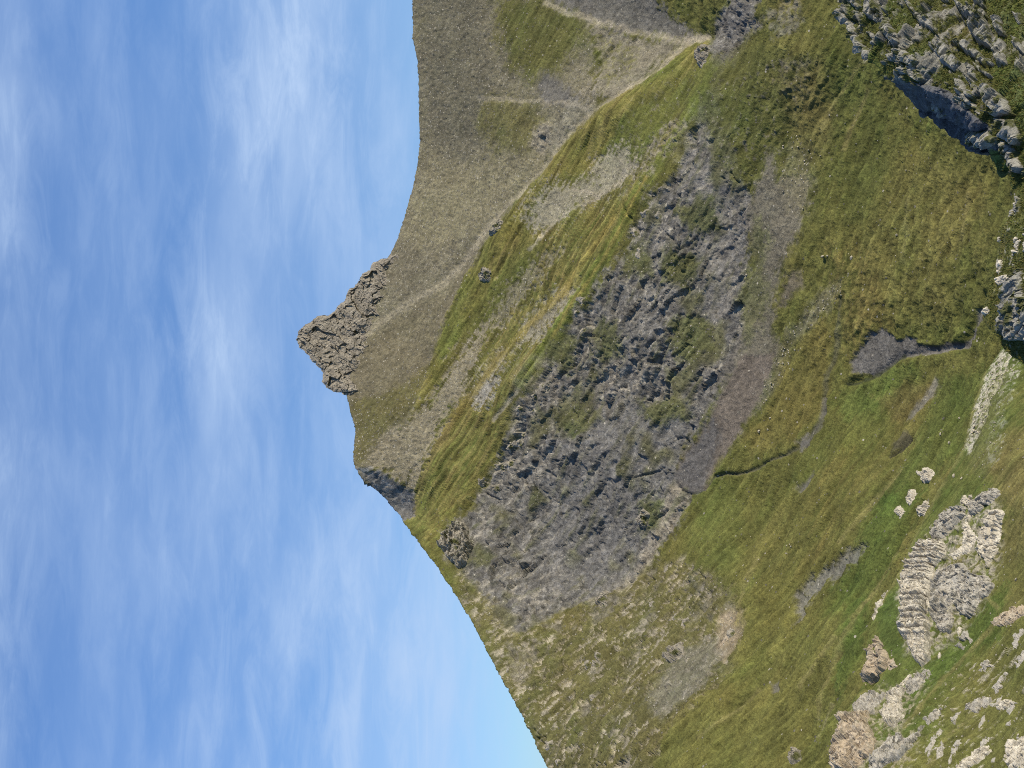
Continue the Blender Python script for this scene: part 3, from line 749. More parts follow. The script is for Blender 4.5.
for c_ in CR:
    q_ = np.array(c_)
    sl = np.where((cv.px > q_[:, 0].min() - 9) & (cv.px < q_[:, 0].max() + 9) & (cv.py > q_[:, 1].min() - 9) & (cv.py < q_[:, 1].max() + 9))[0]
    sx, sy = cv.px[sl] + 2.2 * cv.wx[sl], cv.py[sl] + 2.2 * cv.wy[sl]
    dd = line_d(sx, sy, c_)
    d[sl] -= 2.6 * np.exp(-(dd / 0.95) ** 2) * np.clip(0.4 + 1.6 * cv.sp[sl] + 0.5, 0.2, 1.3)
# the two ribs stand up as crests
for ln, hh, wd in (([(719, 66), (681, 133), (632, 212), (578, 302), (525, 385), (470, 490)], 4.0, 14.0), ([(700, 52), (660, 84), (604, 118), (545, 178), (490, 250), (440, 345)], 4.5, 14.0)):
    dd = line_d(cv.px, cv.py, ln)
    d += hh * np.exp(-(dd / wd) ** 2)
# the slab beside the shoulder leans away to the left
sdist = poly_sd(cv.px, cv.py, SLAB)
dirv = np.array([0.25, 0.9, 0.0])
mt.G = (P + mt.N.reshape(-1, 3) * d[:, None]).reshape(mt.G.shape)
i_in = np.where(sdist > -6)[0]
Gf = mt.G.reshape(-1, 3)
q = np.clip((cv.py[i_in] - (462 + (cv.px[i_in] - 357) * 0.45)) / 26.0, 0, 1)
Gf[i_in] += ray_point(cv.px[i_in], cv.py[i_in], np.ones(len(i_in))) * (sstep(sdist[i_in], -6, 3) * q * 15.0)[:, None]
gm = ground_material('mountain_ground', 1.5)
me, _ = grid_mesh('mountain', mt.G)
set_color(me, 'cover', np.clip(cv.rgb, 0.01, 0.7)); set_color(me, 'amount', np.clip(cv.am, 0, 1))
link('mountain', me, gm, kind='structure', label='steep grass, scree and rock mountainside under a blue sky')

# ---- the nearer spur
S_SKY = [(1130, 120), (1075, 220), (1030, 290), (1008, 335), (1000, 352), (985, 372), (974, 405), (964, 448), (955, 462), (940, 487), (930, 505), (912, 545), (900, 572), (882, 602), (868, 632), (864, 660), (862, 684), (850, 706), (838, 730), (832, 768), (825, 850), (822, 950), (830, 1250)]
S_DEP = [(1075, 220, 560), (1000, 352, 545), (964, 448, 520), (930, 505, 512), (900, 572, 500), (868, 632, 482), (862, 684, 468), (838, 730, 448), (832, 768, 432), (825, 900, 390),
         (1024, 400, 500), (1024, 480, 452), (1024, 560, 432), (960, 560, 470), (960, 640, 442), (1024, 640, 402), (900, 660, 455), (930, 720, 415), (880, 750, 415), (1024, 720, 378), (970, 768, 385), (1024, 768, 362), (1024, 900, 325),
         (1120, 400, 460), (1120, 560, 375), (1120, 720, 320), (1120, 900, 280), (1120, 240, 520)]
cols = np.r_[np.linspace(120, 330, 30)[:-1], np.arange(330, 798, 0.8), np.linspace(798, 1250, 40)[1:]]
spur = Layer(S_SKY, S_DEP, cols, 330, 1135, [1, 2.5, 5, 9, 15, 24, 38, 60, 95, 140], 1.15)
spur.finish_base()
cs = Cover(spur, 0.45, (0.118, 0.128, 0.028))
n = len(cs.px)
cs.blend(np.arange(n), sstep(cs.big + 0.6 * cs.st, 0.0, 0.5) * 0.7, (0.185, 0.155, 0.042))
cs.blend(np.arange(n), sstep(-cs.big + 0.5 * cs.st, 0.0, 0.5) * 0.7, (0.080, 0.115, 0.020))
cs.am[:, 0] = 0.02
cs.region([(985, 470), (1000, 440), (1140, 380), (1140, 620), (1000, 620), (990, 560), (1005, 510)], (0.190, 0.145, 0.048), 22, 8, 0.65, stone=0.04)
cs.region([(985, 560), (1140, 560), (1140, 800), (1000, 700), (960, 670)], (0.150, 0.140, 0.034), 26, 8, 0.6)
cs.region([(895, 690), (960, 640), (1010, 580), (1000, 640), (930, 690), (905, 720)], (0.082, 0.118, 0.02), 14, 6, 0.85)
cs.region([(880, 600), (900, 590), (900, 660), (880, 650)], (0.078, 0.108, 0.022), 10, 5, 0.8)
cs.region([(940, 520), (965, 520), (955, 555), (940, 560)], (0.095, 0.125, 0.022), 8, 5, 0.8)
cs.region([(980, 660), (1140, 620), (1140, 900), (860, 900), (880, 770), (930, 730)], (0.155, 0.140, 0.036), 20, 8, 0.7)
cs.region([(960, 650), (1140, 640), (1140, 900), (880, 900), (885, 760), (930, 735)], (0.37, 0.33, 0.25), 14, 8, 0.85, patch=0.33, pscale='st2', pst=0.10, rock=0.7, grass=0)
cs.region([(1001, 352), (1014, 351), (1008, 375), (995, 402), (984, 432), (972, 456), (965, 452), (974, 412), (986, 378)], LIME, 4, 3, 0.85, patch=-0.12, pst=0.2, stone=0.9, grass=0)
cs.region([(1016, 360), (1022, 372), (1008, 410), (1003, 450), (994, 470), (985, 465), (996, 430), (1004, 395)], LIME, 5, 4, 0.8, patch=0.15, pst=0.2, stone=0.5)
cs.region([(995, 380), (1012, 370), (1002, 450), (985, 480), (970, 470)], (0.15, 0.15, 0.05), 8, 4, 0.5, stone=0.3)
ROCKY = [(905, 570), (935, 530), (970, 500), (1000, 500), (1000, 560), (990, 600), (970, 620), (955, 645), (925, 660), (905, 650), (900, 600)]
cs.region(ROCKY, (0.33, 0.29, 0.22), 10, 6, 0.85, patch=0.0, pst=0.2, rock=0.8, grass=0)
cs.region([(836, 765), (845, 720), (880, 690), (920, 670), (930, 680), (905, 740), (925, 735), (900, 790), (840, 790)], (0.30, 0.26, 0.18), 10, 6, 0.8, patch=0.05, pst=0.2, rock=0.8, grass=0)
for ln in ([(985, 372), (960, 455), (930, 505), (900, 572), (880, 605)], [(1024, 600), (975, 650), (930, 695), (905, 730)], [(960, 560), (1000, 610)], [(1000, 690), (950, 740), (930, 768)]):
    cs.line(ln, (0.20, 0.175, 0.055), 1.8, 2.0, 0.7, soft=2.5)
g = cs.am[:, 2]
lum = (cs.rgb @ [0.3, 0.6, 0.1])[:, None]
cs.rgb += (lum * np.array([1.02, 1.0, 0.80]) - cs.rgb) * (0.12 * g)[:, None]
cs.rgb *= 1 - g[:, None] * np.array([0.24, 0.20, 0.24])
cs.rgb *= (1 + 0.45 * g * np.clip(cs.st3, -0.6, 0.6) + 0.34 * g * np.clip(cs.st2, -0.7, 0.7) + 0.24 * g * np.clip(cs.st, -0.8, 0.8))[:, None]
P = cs.P; tf = spur.tfull.ravel(); edge = 0.3 + 0.7 * sstep(tf, 0, 0.12)
d = 2.2 * fbm(P, 45, 3, 0.5, 3.0) * edge + 0.9 * cs.st * edge + 1.3 * cs.fold * edge * g + 0.45 * cs.st2 * g + 0.25 * cs.st3 * g + 0.5 * fbm(P, 6, 4, 0.6, 6.0) + 0.12 * fbm(P, 1.2, 2, 0.6)
rk = cs.am[:, 1]; rs = np.where(rk > 0.03)[0]; Pr = P[rs]
d -= 5.0 * np.exp(-(line_d(cs.px, cs.py, [(867, 684), (874, 678)]) / 3.0) ** 2)
w2 = worley(streak(Pr, 6.5, 3.0), 1.0, 3.0)
d[rs] += rk[rs] * (1.5 * (w2[:, 2] - 0.3) + 0.9 * np.clip(w2[:, 1] - w2[:, 0], 0, 0.3) / 0.3 + 1.2 * fbm(Pr, 8, 4, 0.55, 4.0, ridged=True))
spur.G = (P + spur.N.reshape(-1, 3) * d[:, None]).reshape(spur.G.shape)
me, _ = grid_mesh('spur', spur.G)
set_color(me, 'cover', np.clip(cs.rgb, 0.01, 0.7)); set_color(me, 'amount', np.clip(cs.am, 0, 1))
link('hillside_spur', me, ground_material('spur_ground', 0.65), kind='structure', label='nearer grassy spur broken by pale outcrops')

# ---- the knoll in front
K_SKY = [(770, -320), (800, -60), (835, 0), (842, 12), (850, 30), (858, 46), (872, 57), (880, 72), (888, 80), (900, 87), (910, 97), (920, 112), (932, 120), (943, 130), (956, 139), (966, 148), (978, 152), (990, 154), (998, 162), (1006, 172), (1014, 182), (1018, 190), (1012, 205), (1004, 222), (998, 240), (994, 262), (987, 285), (985, 310), (988, 325), (996, 338), (1002, 350), (1014, 360), (1026, 370), (1070, 410), (1135, 470)]
K_DEP = [(770, -320, 185), (820, -60, 165), (835, 0, 156), (872, 57, 143), (910, 97, 134), (943, 130, 127), (978, 152, 121), (1014, 182, 113), (998, 240, 113), (985, 310, 112), (1002, 350, 108), (1070, 410, 100), (1135, 470, 92),
         (900, 0, 143), (960, 0, 133), (1024, 0, 125), (930, 60, 131), (980, 60, 125), (1024, 60, 118), (990, 110, 118), (1024, 130, 111), (1024, 240, 105), (1024, 320, 104), (1130, 0, 108), (1130, 150, 98), (1130, 300, 93), (1024, -150, 135), (1130, -250, 120)]
cols = np.r_[np.linspace(-320, -25, 40)[:-1], np.arange(-25, 385, 0.6), np.linspace(385, 470, 60)[1:]]
kn = Layer(K_SKY, K_DEP, cols, 360, 1150, [0.3, 0.8, 1.6, 3, 5, 8, 13, 20, 32, 50], 1.0)
WALL = [(884, 76), (903, 82), (922, 88), (945, 96), (965, 108), (980, 122), (990, 134), (994, 142), (1004, 146), (1002, 158), (985, 158), (966, 152), (950, 140), (936, 128), (918, 116), (905, 100), (892, 88)]
wsd = poly_sd(kn.PX, kn.PY, WALL)
front = np.interp(kn.PX, [884, 903, 922, 945, 965, 980, 994, 1004], [76, 82, 88, 96, 108, 122, 138, 146])
wq = np.clip((kn.PY - front) / 22.0, 0, 1) * sstep(kn.PX, 880, 896) * (1 - sstep(kn.PX, 1000, 1012))
wq *= (kn.PY < 175)
kn.Y = kn.Y + 9.0 * wq
kn.finish_base()
ck = Cover(kn, 0.12, (0.098, 0.105, 0.024))
n = len(ck.px)
ck.blend(np.arange(n), sstep(ck.big + 0.3 * ck.sp, 0.0, 0.5) * 0.8, (0.125, 0.105, 0.030))
ck.blend(np.arange(n), sstep(-ck.big + 0.3 * ck.sp, 0.05, 0.5) * 0.7, (0.070, 0.105, 0.018))
ck.am[:, 0] = 0.02
ALLK = [(700, -400), (1160, -400), (1160, 200), (1010, 172), (980, 150), (900, 85), (835, 0)]
ck.region(ALLK, (0.215, 0.20, 0.165), 6, 6, 0.9, patch=0.08, pscale='wx', pst=0.08, rock=1, grass=0)
ck.region(ALLK, (0.20, 0.187, 0.155), 6, 6, 0.9, patch=0.30, pscale='sp', pst=0.1, rock=1, grass=0)
ck.region(WALL, (0.085, 0.085, 0.085), 4, 3, 0.95, rock=1, grass=0)  # shade of the steep wall painted into the cover as near-black albedo
ck.region([(985, 60), (1010, 60), (1160, 120), (1160, 190), (1020, 170), (1005, 110)], (0.088, 0.118, 0.022), 10, 6, 0.85, rock=0, grass=1)
ck.region([(985, -40), (1030, -40), (1030, 30), (1000, 40), (988, 20)], (0.100, 0.120, 0.022), 10, 6, 0.8, rock=0, grass=1)
ck.region([(990, 148), (1000, 150), (1012, 172), (1006, 172), (994, 158)], (0.110, 0.150, 0.022), 3, 2, 0.95, rock=0, grass=1)
ck.region([(985, 195), (1160, 190), (1160, 480), (1000, 400), (980, 300)], (0.125, 0.128, 0.032), 8, 4, 0.9, rock=0, grass=1, stone=0.02)
ck.region([(1000, 200), (1150, 200), (1150, 400), (1000, 350), (992, 260)], (0.40, 0.37, 0.29), 4, 4, 0.9, patch=0.26, pst=0.08, rock=0.8, grass=0)
ck.line([(1012, 205), (1002, 240), (996, 275), (990, 300)], (0.19, 0.165, 0.05), 2.0, 1.5, 0.7)
g = ck.am[:, 2]
lum = (ck.rgb @ [0.3, 0.6, 0.1])[:, None]
ck.rgb += (lum * np.array([1.02, 1.0, 0.80]) - ck.rgb) * (0.12 * g)[:, None]
ck.rgb *= 1 - g[:, None] * np.array([0.16, 0.14, 0.16])
P = ck.P; rk = ck.am[:, 1]; g = ck.am[:, 2]; tf = kn.tfull.ravel()
ck.rgb *= (1 + 0.5 * g * np.clip(ck.sp, -0.7, 0.7))[:, None]
# beds dip to the left: relief is stepped along them
BD = np.array([0.62, 0.30, 0.72]); BD /= np.linalg.norm(BD)


def bedded(P, L, warp_l, warp_a, off=0.0):
    q = P @ BD / L + warp_a * fbm(P, warp_l, 3, 0.5, off)
    i = np.floor(q); f = q - i
    hsh = (np.sin(i * 12.9898 + off) * 43758.5453) % 1.0
    return hsh, f


KS = np.stack([P @ np.array([-0.75, 0.1, -0.65]) / 2.6, P @ BD / 0.9, P @ np.cross([-0.75, 0.1, -0.65], BD) / 1.6], -1)
d = 0.9 * fbm(P, 14, 3, 0.5, 3.0) + 0.35 * fbm(P, 3.0, 4, 0.6) + 0.10 * fbm(P, 0.7, 3, 0.65)
inw = sstep(poly_sd(ck.px, ck.py, WALL), -6, 3)
mid = sstep(320 - ck.py, 60, 160)
KW = KS + 0.35 * np.stack([fbm(P, 4, 3, 0.5, k * 2.1) for k in range(3)], 1)
d += mid * (1 - 0.7 * inw) * (0.35 + 0.65 * rk) * (1.3 * facet(KW, 1.9) + 0.42 * facet(KW, 0.75, 2.0) + 0.10 * facet(KW, 0.25, 4.0))
kn.G = (P + kn.N.reshape(-1, 3) * d[:, None]).reshape(kn.G.shape)
me, _ = grid_mesh('knoll', kn.G)
set_color(me, 'cover', np.clip(ck.rgb, 0.01, 0.7)); set_color(me, 'amount', np.clip(ck.am, 0, 1))
link('knoll_terrain', me, ground_material('knoll_ground', 0.17), kind='structure', label='mossy rock knoll in front of the valley')

# ---- the valley ground far below everything, out to the horizon
rr = [0, 300, 800, 1500, 3000, 6000, 12000, 30000]; na = 72
pts = np.array([[(r * math.cos(a) + 0, r * math.sin(a) + 600, -340.0) for r in rr] for a in np.linspace(0, 2 * math.pi, na + 1)])
pts[..., 2] += 25 * fbm(pts.reshape(-1, 3), 1500, 3).reshape(pts.shape[:2])
pts[-1] = pts[0]
me, _ = grid_mesh('ground', pts)
set_color(me, 'cover', np.tile(np.array([[0.11, 0.115, 0.03]]), (len(me.vertices), 1))); set_color(me, 'amount', np.tile(np.array([[0.02, 0, 1.0]]), (len(me.vertices), 1)))
link('ground', me, gm, kind='structure', label='valley ground')

# ---------------------------------------------------------------- outcrops
LIME_M = rock_material('pale_limestone', 0.55, (0.54, 0.485, 0.375), (0.36, 0.31, 0.225), 0.6, bed_amt=0.4, bump=0.5)
GREY_M = rock_material('grey_limestone', 0.55, (0.37, 0.34, 0.275), (0.48, 0.42, 0.32), 0.5, bed_amt=0.45, bump=0.5)
TAN_M = rock_material('tan_rock', 0.55, (0.43, 0.345, 0.235), (0.38, 0.345, 0.265), 0.6, bed_amt=0.3, bump=0.5)
KNOLL_M = rock_material('lichen_rock', 0.15, (0.30, 0.282, 0.23), (0.19, 0.178, 0.148), 0.6, bed=(0.62, 0.30, 0.72), bed_amt=0.3, moss=0.6, bump=0.6)
WALL_M = rock_material('shaded_slab_rock', 0.15, (0.12, 0.12, 0.12), (0.065, 0.066, 0.067), 0.7, bed=(0.62, 0.30, 0.72), bed_amt=0.4, bump=0.5)  # knoll rock with albedo lowered to paint in the wall's shade
SUMMIT_M = rock_material('summit_rock', 1.1, (0.30, 0.262, 0.20), (0.165, 0.145, 0.115), 0.7, bed=(0.75, 0.2, 0.55), bed_amt=0.5, bump=0.8)
CRAG_M = rock_material('crag_rock', 1.3, (0.31, 0.275, 0.21), (0.20, 0.178, 0.138), 0.6, bed_amt=0.35, moss=0.35, bump=0.6)


def rock_shell(lay, poly, thick, blk, bed_n, bed_l, res=0.7, lean=None, seed=0, round_px=4.0, rough=1.0, holes=1.0, edge=0.55, ragged=2.6, fa=1.0):
    """an outcrop standing out of a layer: stepped beds, blocks parted by open joints, its rim sunk in the ground"""
    A = np.asarray(poly, float)
    x = np.arange(A[:, 0].min() - 4, A[:, 0].max() + 4, res); y = np.arange(A[:, 1].min() - 4, A[:, 1].max() + 4, res)
    X, Yp = np.meshgrid(x, y, indexing='ij')
    Pb = lay.sample(X, Yp); Nb = lay.sample(X, Yp, lay.N)
    shp = X.shape
    P = Pb.reshape(-1, 3)
    wj = fbm(P, blk * 1.6, 4, 0.7, seed * 1.7 + 0.5) * ragged
    wk = fbm(P, blk * 1.6, 4, 0.7, seed * 1.7 + 4.5) * ragged
    sd = poly_sd(X.ravel() + wj, Yp.ravel() + wk, A)
    sd = sd - holes * np.clip(fbm(P, blk * 1.3, 4, 0.6, seed + 31.0) - 0.12, 0, 1) * 9
    prof = np.clip(sd / round_px, 0, 1) ** edge
    bn = np.asarray(bed_n, float); bn /= np.linalg.norm(bn)
    t1 = np.cross(bn, [0.2, 0.9, 0.3]); t1 /= np.linalg.norm(t1); t2 = np.cross(bn, t1)
    Wp = P + np.stack([fbm(P, blk * 3, 3, 0.5, seed + k * 3.3) for k in range(3)], 1) * blk * 0.7
    C = np.stack([Wp @ bn / bed_l, Wp @ t1 / blk, Wp @ t2 / blk], -1)
    a = facet(C, 1.0, seed); b = facet(C, 0.42, seed + 5)
    q = P @ bn / bed_l + 1.1 * fbm((P @ bn)[:, None] * np.array([[1.0, 0.37, 0.0]]), bed_l * 3.5, 2, 0.5, seed) + 0.30 * fbm(P, blk * 2.5, 3, 0.5, seed)
    f = q - np.floor(q)
    step = (np.sin(np.floor(q) * 12.9898 + seed) * 43758.5) % 1.0
    h = thick * prof * (0.85 + 0.40 * rough * fa * a + 0.14 * rough * b) + thick * 0.45 * prof * (step - 0.5) * rough
    h -= thick * 0.60 * rough * np.exp(-((np.minimum(f, 1 - f)) / 0.13) ** 2) * prof * (step > 0.3)
    h += thick * 0.04 * rough * fbm(P, blk * 0.5, 3, 0.5, seed)
    h = np.where(sd > 0, h, -thick * 0.35 * np.clip(-sd / 2.0, 0, 1) - 0.02)
    V = P + Nb.reshape(-1, 3) * h[:, None]
    if lean is not None:
        V = V + np.asarray(lean)[None] * (prof * thick)[:, None]
    return V.reshape(*shp, 3), (sd > -2.2).reshape(shp)


def outcrop(label, lay, poly, thick, blk, mat, bed_n=(0.30, -0.25, 0.92), bed_l=None, name='rock_outcrop', cat='rock outcrop', group=None, parent=None, **kw):
    V, keep = rock_shell(lay, poly, thick, blk, bed_n, bed_l or blk * 0.6, **kw)
    c = V.reshape(-1, 3)[keep.ravel()].mean(0)
    me, _ = grid_mesh(name, V - c, keep)
    me.polygons.foreach_set('use_smooth', np.zeros(len(me.polygons), bool))
    o = link(name, me, mat, parent)
    o.location = c
    if label:
        o['label'] = label
    if parent is None:
        o['category'] = cat
        if group:
            o['group'] = group
    return o


# the summit crag: a pyramid of broken rock with its own thickness
def crag():
    OUT = [(391, 254), (386, 258), (376, 262), (372, 262), (369, 270), (362, 274), (354, 286), (347, 291), (344, 300), (340, 303), (332, 314), (324, 317), (316, 316), (306, 324), (299, 331), (296, 340), (299, 348), (307, 353), (313, 362), (319, 368), (323, 372), (322, 381), (325, 386), (332, 391), (341, 392), (350, 392), (356, 370), (360, 345), (370, 330), (378, 300), (384, 280), (395, 262)]
    A = np.asarray(OUT, float)
    res = 0.5
    X, Yp = np.meshgrid(np.arange(290, 420, res), np.arange(248, 398, res), indexing='ij')
    foot = np.interp(Yp, [250, 262, 275, 290, 310, 330, 345, 365, 380, 398], [392, 386, 379, 373, 366, 358, 353, 348, 346, 346])
    mY = mt.sample(foot, Yp, mt.G)[..., 1]
    for _ in range(30):
        mY[:, 1:-1] = (mY[:, :-2] + 2 * mY[:, 1:-1] + mY[:, 2:]) / 4
    A = np.array([p for p in OUT if p[0] < np.interp(p[1], [250, 262, 275, 290, 310, 330, 345, 365, 380, 398], [392, 386, 379, 373, 366, 358, 353, 348, 346, 346]) + 1.5])
    A = A[np.argsort(A[:, 1], kind='stable')] if False else A
    A = np.concatenate([A, [(352, 396), (440, 392), (440, 246)]])
    up = foot - X
    Yd = mY - 5 + np.where(up > 0, up * 0.42, up * 0.15)
    base = ray_point(X, Yp, Yd)
    P = base.reshape(-1, 3)
    sd = poly_sd(X.ravel() + 3.2 * fbm(P, 9, 4, 0.7, 1), Yp.ravel() + 3.2 * fbm(P, 9, 4, 0.7, 2), A)
    Wp = P + np.stack([fbm(P, 24, 3, 0.5, k * 3.3) for k in range(3)], 1) * 6
    bn = np.array([0.55, 0.1, 0.83]); t1 = np.array([0.83, 0.0, -0.55]); t2 = np.array([0.0, 1.0, 0.0])
    C = np.stack([Wp @ bn / 10, Wp @ t1 / 6, Wp @ t2 / 10], -1)
    soft = np.clip(sd / 4, 0, 1)
    h = -4 * (1 - np.clip(sd / 6, 0, 1)) ** 2
    Cw = np.stack([Wp @ bn / 16, Wp @ t1 / 7.5, Wp @ t2 / 10], -1)
    h += (3.3 * facet(Cw, 1.8, 1.0) + 1.7 * facet(Cw, 0.65, 2.0) + 0.75 * facet(Cw, 0.27, 3.0)) * np.clip(sd / 3, 0.3, 1)
    h = h.reshape(X.shape); keep = ((sd > -0.6) & (up.ravel() > -22)).reshape(X.shape)
    tow = -base / np.linalg.norm(base, axis=-1, keepdims=True)
    tow = tow * np.array([1, 1, 0]) + np.array([0.12, 0, 0.0])
    front = base + tow * h[..., None]
    thickness = 14 + 26 * np.clip(sd / 26.0, 0, 1).reshape(X.shape) ** 0.75
    backs = base + np.array([0.05, 1.0, -0.1]) * thickness[..., None]
    root = link('summit_crag', None, label='jagged brown rock pyramid crowning the highest point of the ridge', category='crag')
    c = front.reshape(-1, 3)[keep.ravel()].mean(0); c[2] -= 40
    root.location = c
    # split into the main pyramid and the two lesser teeth that flank it
    tooth_r = (Yp < 288); tooth_l = (X + 0.35 * (Yp - 372) > 322) & (Yp > 369)
    for nm, sel in (('rock_pyramid', ~(tooth_r | tooth_l)), ('ridge_tooth', tooth_r), ('ridge_tooth', tooth_l)):
        k = keep & sel
        # let neighbouring parts meet: grow the selection by one cell
        g = k.copy(); g[1:] |= k[:-1]; g[:-1] |= k[1:]; g[:, 1:] |= k[:, :-1]; g[:, :-1] |= k[:, 1:]
        g &= keep
        for V in (front,):
            m1, _ = grid_mesh(nm, front - c, g)
            m2, _ = grid_mesh(nm, backs - c, g)
            co1 = np.empty(len(m1.vertices) * 3, np.float32); m1.vertices.foreach_get('co', co1)
            co2 = np.empty(len(m2.vertices) * 3, np.float32); m2.vertices.foreach_get('co', co2)
            q1 = np.empty(len(m1.loops), np.int32); m1.loops.foreach_get('vertex_index', q1)
            q1 = q1.reshape(-1, 4); n1 = len(m1.vertices)
            # rim faces close the front to the back
            ed = np.concatenate([q1[:, [0, 1]], q1[:, [1, 2]], q1[:, [2, 3]], q1[:, [3, 0]]])
            key = np.sort(ed, 1); _, inv, cnt = np.unique(key, axis=0, return_inverse=True, return_counts=True)
            rim = ed[cnt[inv.ravel()] == 1]
            Q = np.concatenate([q1, q1[:, ::-1] + n1, np.stack([rim[:, 1], rim[:, 0], rim[:, 0] + n1, rim[:, 1] + n1], 1)])
            mm = raw_mesh(nm, np.concatenate([co1, co2]).reshape(-1, 3), Q, False)
            bpy.data.meshes.remove(m1); bpy.data.meshes.remove(m2)
        o = link(nm, mm, SUMMIT_M, root)
        if nm == 'ridge_tooth':
            o['label'] = 'jagged lower tooth on the %s flank of the summit rock' % ('long sloping' if sel is tooth_r else 'steep')


crag()

SPUR_ROCKS = [
    ('tall pale outcrop of stacked ledges like a wall on the near spur', [(926, 542), (946, 543), (950, 556), (937, 570), (934, 590), (931, 612), (932, 640), (930, 660), (922, 667), (913, 658), (908, 645), (901, 636), (903, 618), (904, 600), (902, 585), (910, 568), (917, 553)], 5.0, 3.0, LIME_M, (0.97, 0.17, 0.06), 1.35),
    ('grey sloping slab joined above the tall ledged outcrop', [(933, 533), (942, 517), (951, 510), (964, 507), (970, 508), (967, 517), (958, 527), (950, 536), (947, 540), (934, 541)], 3.2, 2.2, GREY_M, (0.6, -0.2, 0.75), 1.2),
    ('small white block perched at the tip of the grey sloping slab', [(965, 499), (973, 493), (976, 499), (971, 508), (963, 506)], 2.2, 2.0, LIME_M, (0.5, -0.2, 0.8), 1.5),
    ('long grey slab with a pointed end beside the orange grass', [(972, 518), (973, 505), (987, 492), (1000, 489), (1002, 494), (994, 504), (983, 512)], 2.6, 2.2, GREY_M, (0.5, -0.2, 0.85), 1.1),
    ('blocky pale rib along the edge of the orange grass', [(981, 533), (989, 524), (991, 513), (1003, 510), (1007, 514), (1001, 527), (1000, 542), (997, 555), (990, 567), (980, 553)], 2.6, 2.2, LIME_M, (0.7, -0.2, 0.7), 1.4),
    ('broad broken grey outcrop patched with turf right beside the ledged wall', [(933, 591), (942, 577), (955, 566), (966, 564), (972, 574), (989, 578), (996, 587), (986, 601), (973, 619), (964, 616), (958, 600), (951, 612), (957, 622), (953, 636), (942, 634), (934, 622), (933, 604)], 3.0, 2.4, GREY_M, (0.55, -0.3, 0.8), 1.2),
    ('thin curved rib of pale rock running between two turf patches', [(969, 520), (973, 530), (979, 539), (967, 554), (958, 562), (954, 557), (966, 547), (966, 535)], 1.6, 1.8, LIME_M, (0.6, -0.3, 0.75), 1.2),
    ('lone grey rock in the green hollow below the broken outcrop', [(957, 650), (964, 640), (970, 631), (974, 641), (965, 651)], 2.0, 1.8, GREY_M, (0.5, -0.3, 0.8), 1.0),
    ('triangular tan rock face with black shadow under its lower corner', [(876, 636), (885, 645), (890, 660), (884, 671), (874, 677), (863, 682), (866, 668), (868, 654)], 4.2, 2.6, TAN_M, (0.5, -0.3, 0.8), 1.6),
    ('small tan ledge next to the triangular tan rock face', [(884, 664), (894, 659), (896, 666), (888, 670)], 1.6, 1.6, TAN_M, (0.5, -0.3, 0.8), 1.0),
    ('short white pillar of stacked blocks standing in dark green turf', [(888, 693), (898, 687), (906, 690), (902, 699), (905, 714), (900, 728), (892, 730), (883, 721), (881, 714), (888, 707)], 3.6, 2.0, LIME_M, (0.96, 0.22, 0.06), 1.2),
    ('narrow pale slab lying above the short white pillar', [(904, 689), (910, 680), (927, 670), (932, 675), (920, 688), (907, 694)], 1.8, 1.8, GREY_M, (0.5, -0.3, 0.8), 1.0),
    ('thin strip of rock at the lip between the triangular face and the pillar', [(897, 683), (904, 676), (914, 672), (912, 678), (902, 685)], 1.2, 1.4, LIME_M, (0.5, -0.3, 0.8), 0.9),
    ('tan and ochre cliff with vertical streaks at the edge of the picture', [(842, 726), (853, 714), (871, 714), (869, 726), (878, 742), (874, 751), (864, 764), (850, 775), (832, 770), (836, 746), (844, 734)], 4.6, 2.6, TAN_M, (0.4, -0.3, 0.85), 1.6),
    ('flat grey slab on top of the tan and ochre cliff', [(853, 705), (873, 692), (886, 691), (874, 714), (855, 713)], 2.0, 2.0, GREY_M, (0.5, -0.3, 0.8), 1.0),
    ('jagged grey outcrop rising from the foot of the tan and ochre cliff', [(881, 750), (896, 736), (912, 741), (927, 727), (915, 750), (903, 760), (888, 765), (868, 775), (872, 758)], 2.6, 2.2, GREY_M, (0.5, -0.3, 0.8), 1.2),
    ('heap of pale tan rock on the grass lip above the triangular face', [(862, 612), (876, 597), (884, 590), (884, 602), (874, 620)], 2.2, 1.6, LIME_M, (0.5, -0.3, 0.8), 1.0),
    ('low grey outcrop alone in the grass at the far end of a turf ridge', [(984, 668), (992, 662), (997, 668), (990, 675), (983, 677)], 1.5, 1.6, GREY_M, (0.5, -0.3, 0.8), 0.9),
    ('string of tan rocks cropping out of the bright green slope', [(994, 624), (1008, 614), (1026, 606), (1030, 618), (1012, 626), (998, 628)], 1.6, 1.6, TAN_M, (0.5, -0.3, 0.8), 0.9),
    ('flat grey ledges low in the olive grass', [(968, 706), (978, 700), (993, 698), (990, 706), (978, 714), (966, 715)], 1.5, 1.8, GREY_M, (0.5, -0.3, 0.8), 0.9),
    ('pale split ledge next to the flat grey ledges', [(998, 706), (1008, 700), (1020, 704), (1010, 710), (1000, 712)], 1.4, 1.6, LIME_M, (0.5, -0.3, 0.8), 0.9),
    ('rough pale ledge cut by the corner of the picture', [(1003, 757), (1012, 744), (1030, 735), (1034, 768), (1012, 775)], 1.6, 1.8, LIME_M, (0.5, -0.3, 0.8), 0.9),
    ('long pale ledge in the grass near the bottom edge', [(956, 768), (972, 754), (990, 746), (994, 754), (978, 766), (962, 778)], 1.5, 1.8, LIME_M, (0.5, -0.3, 0.8), 0.9),
    ('pair of leaning grey fins in the grass under the pillar', [(926, 722), (938, 712), (948, 708), (940, 720), (930, 730)], 1.4, 1.5, GREY_M, (0.5, -0.3, 0.8), 0.8),
]
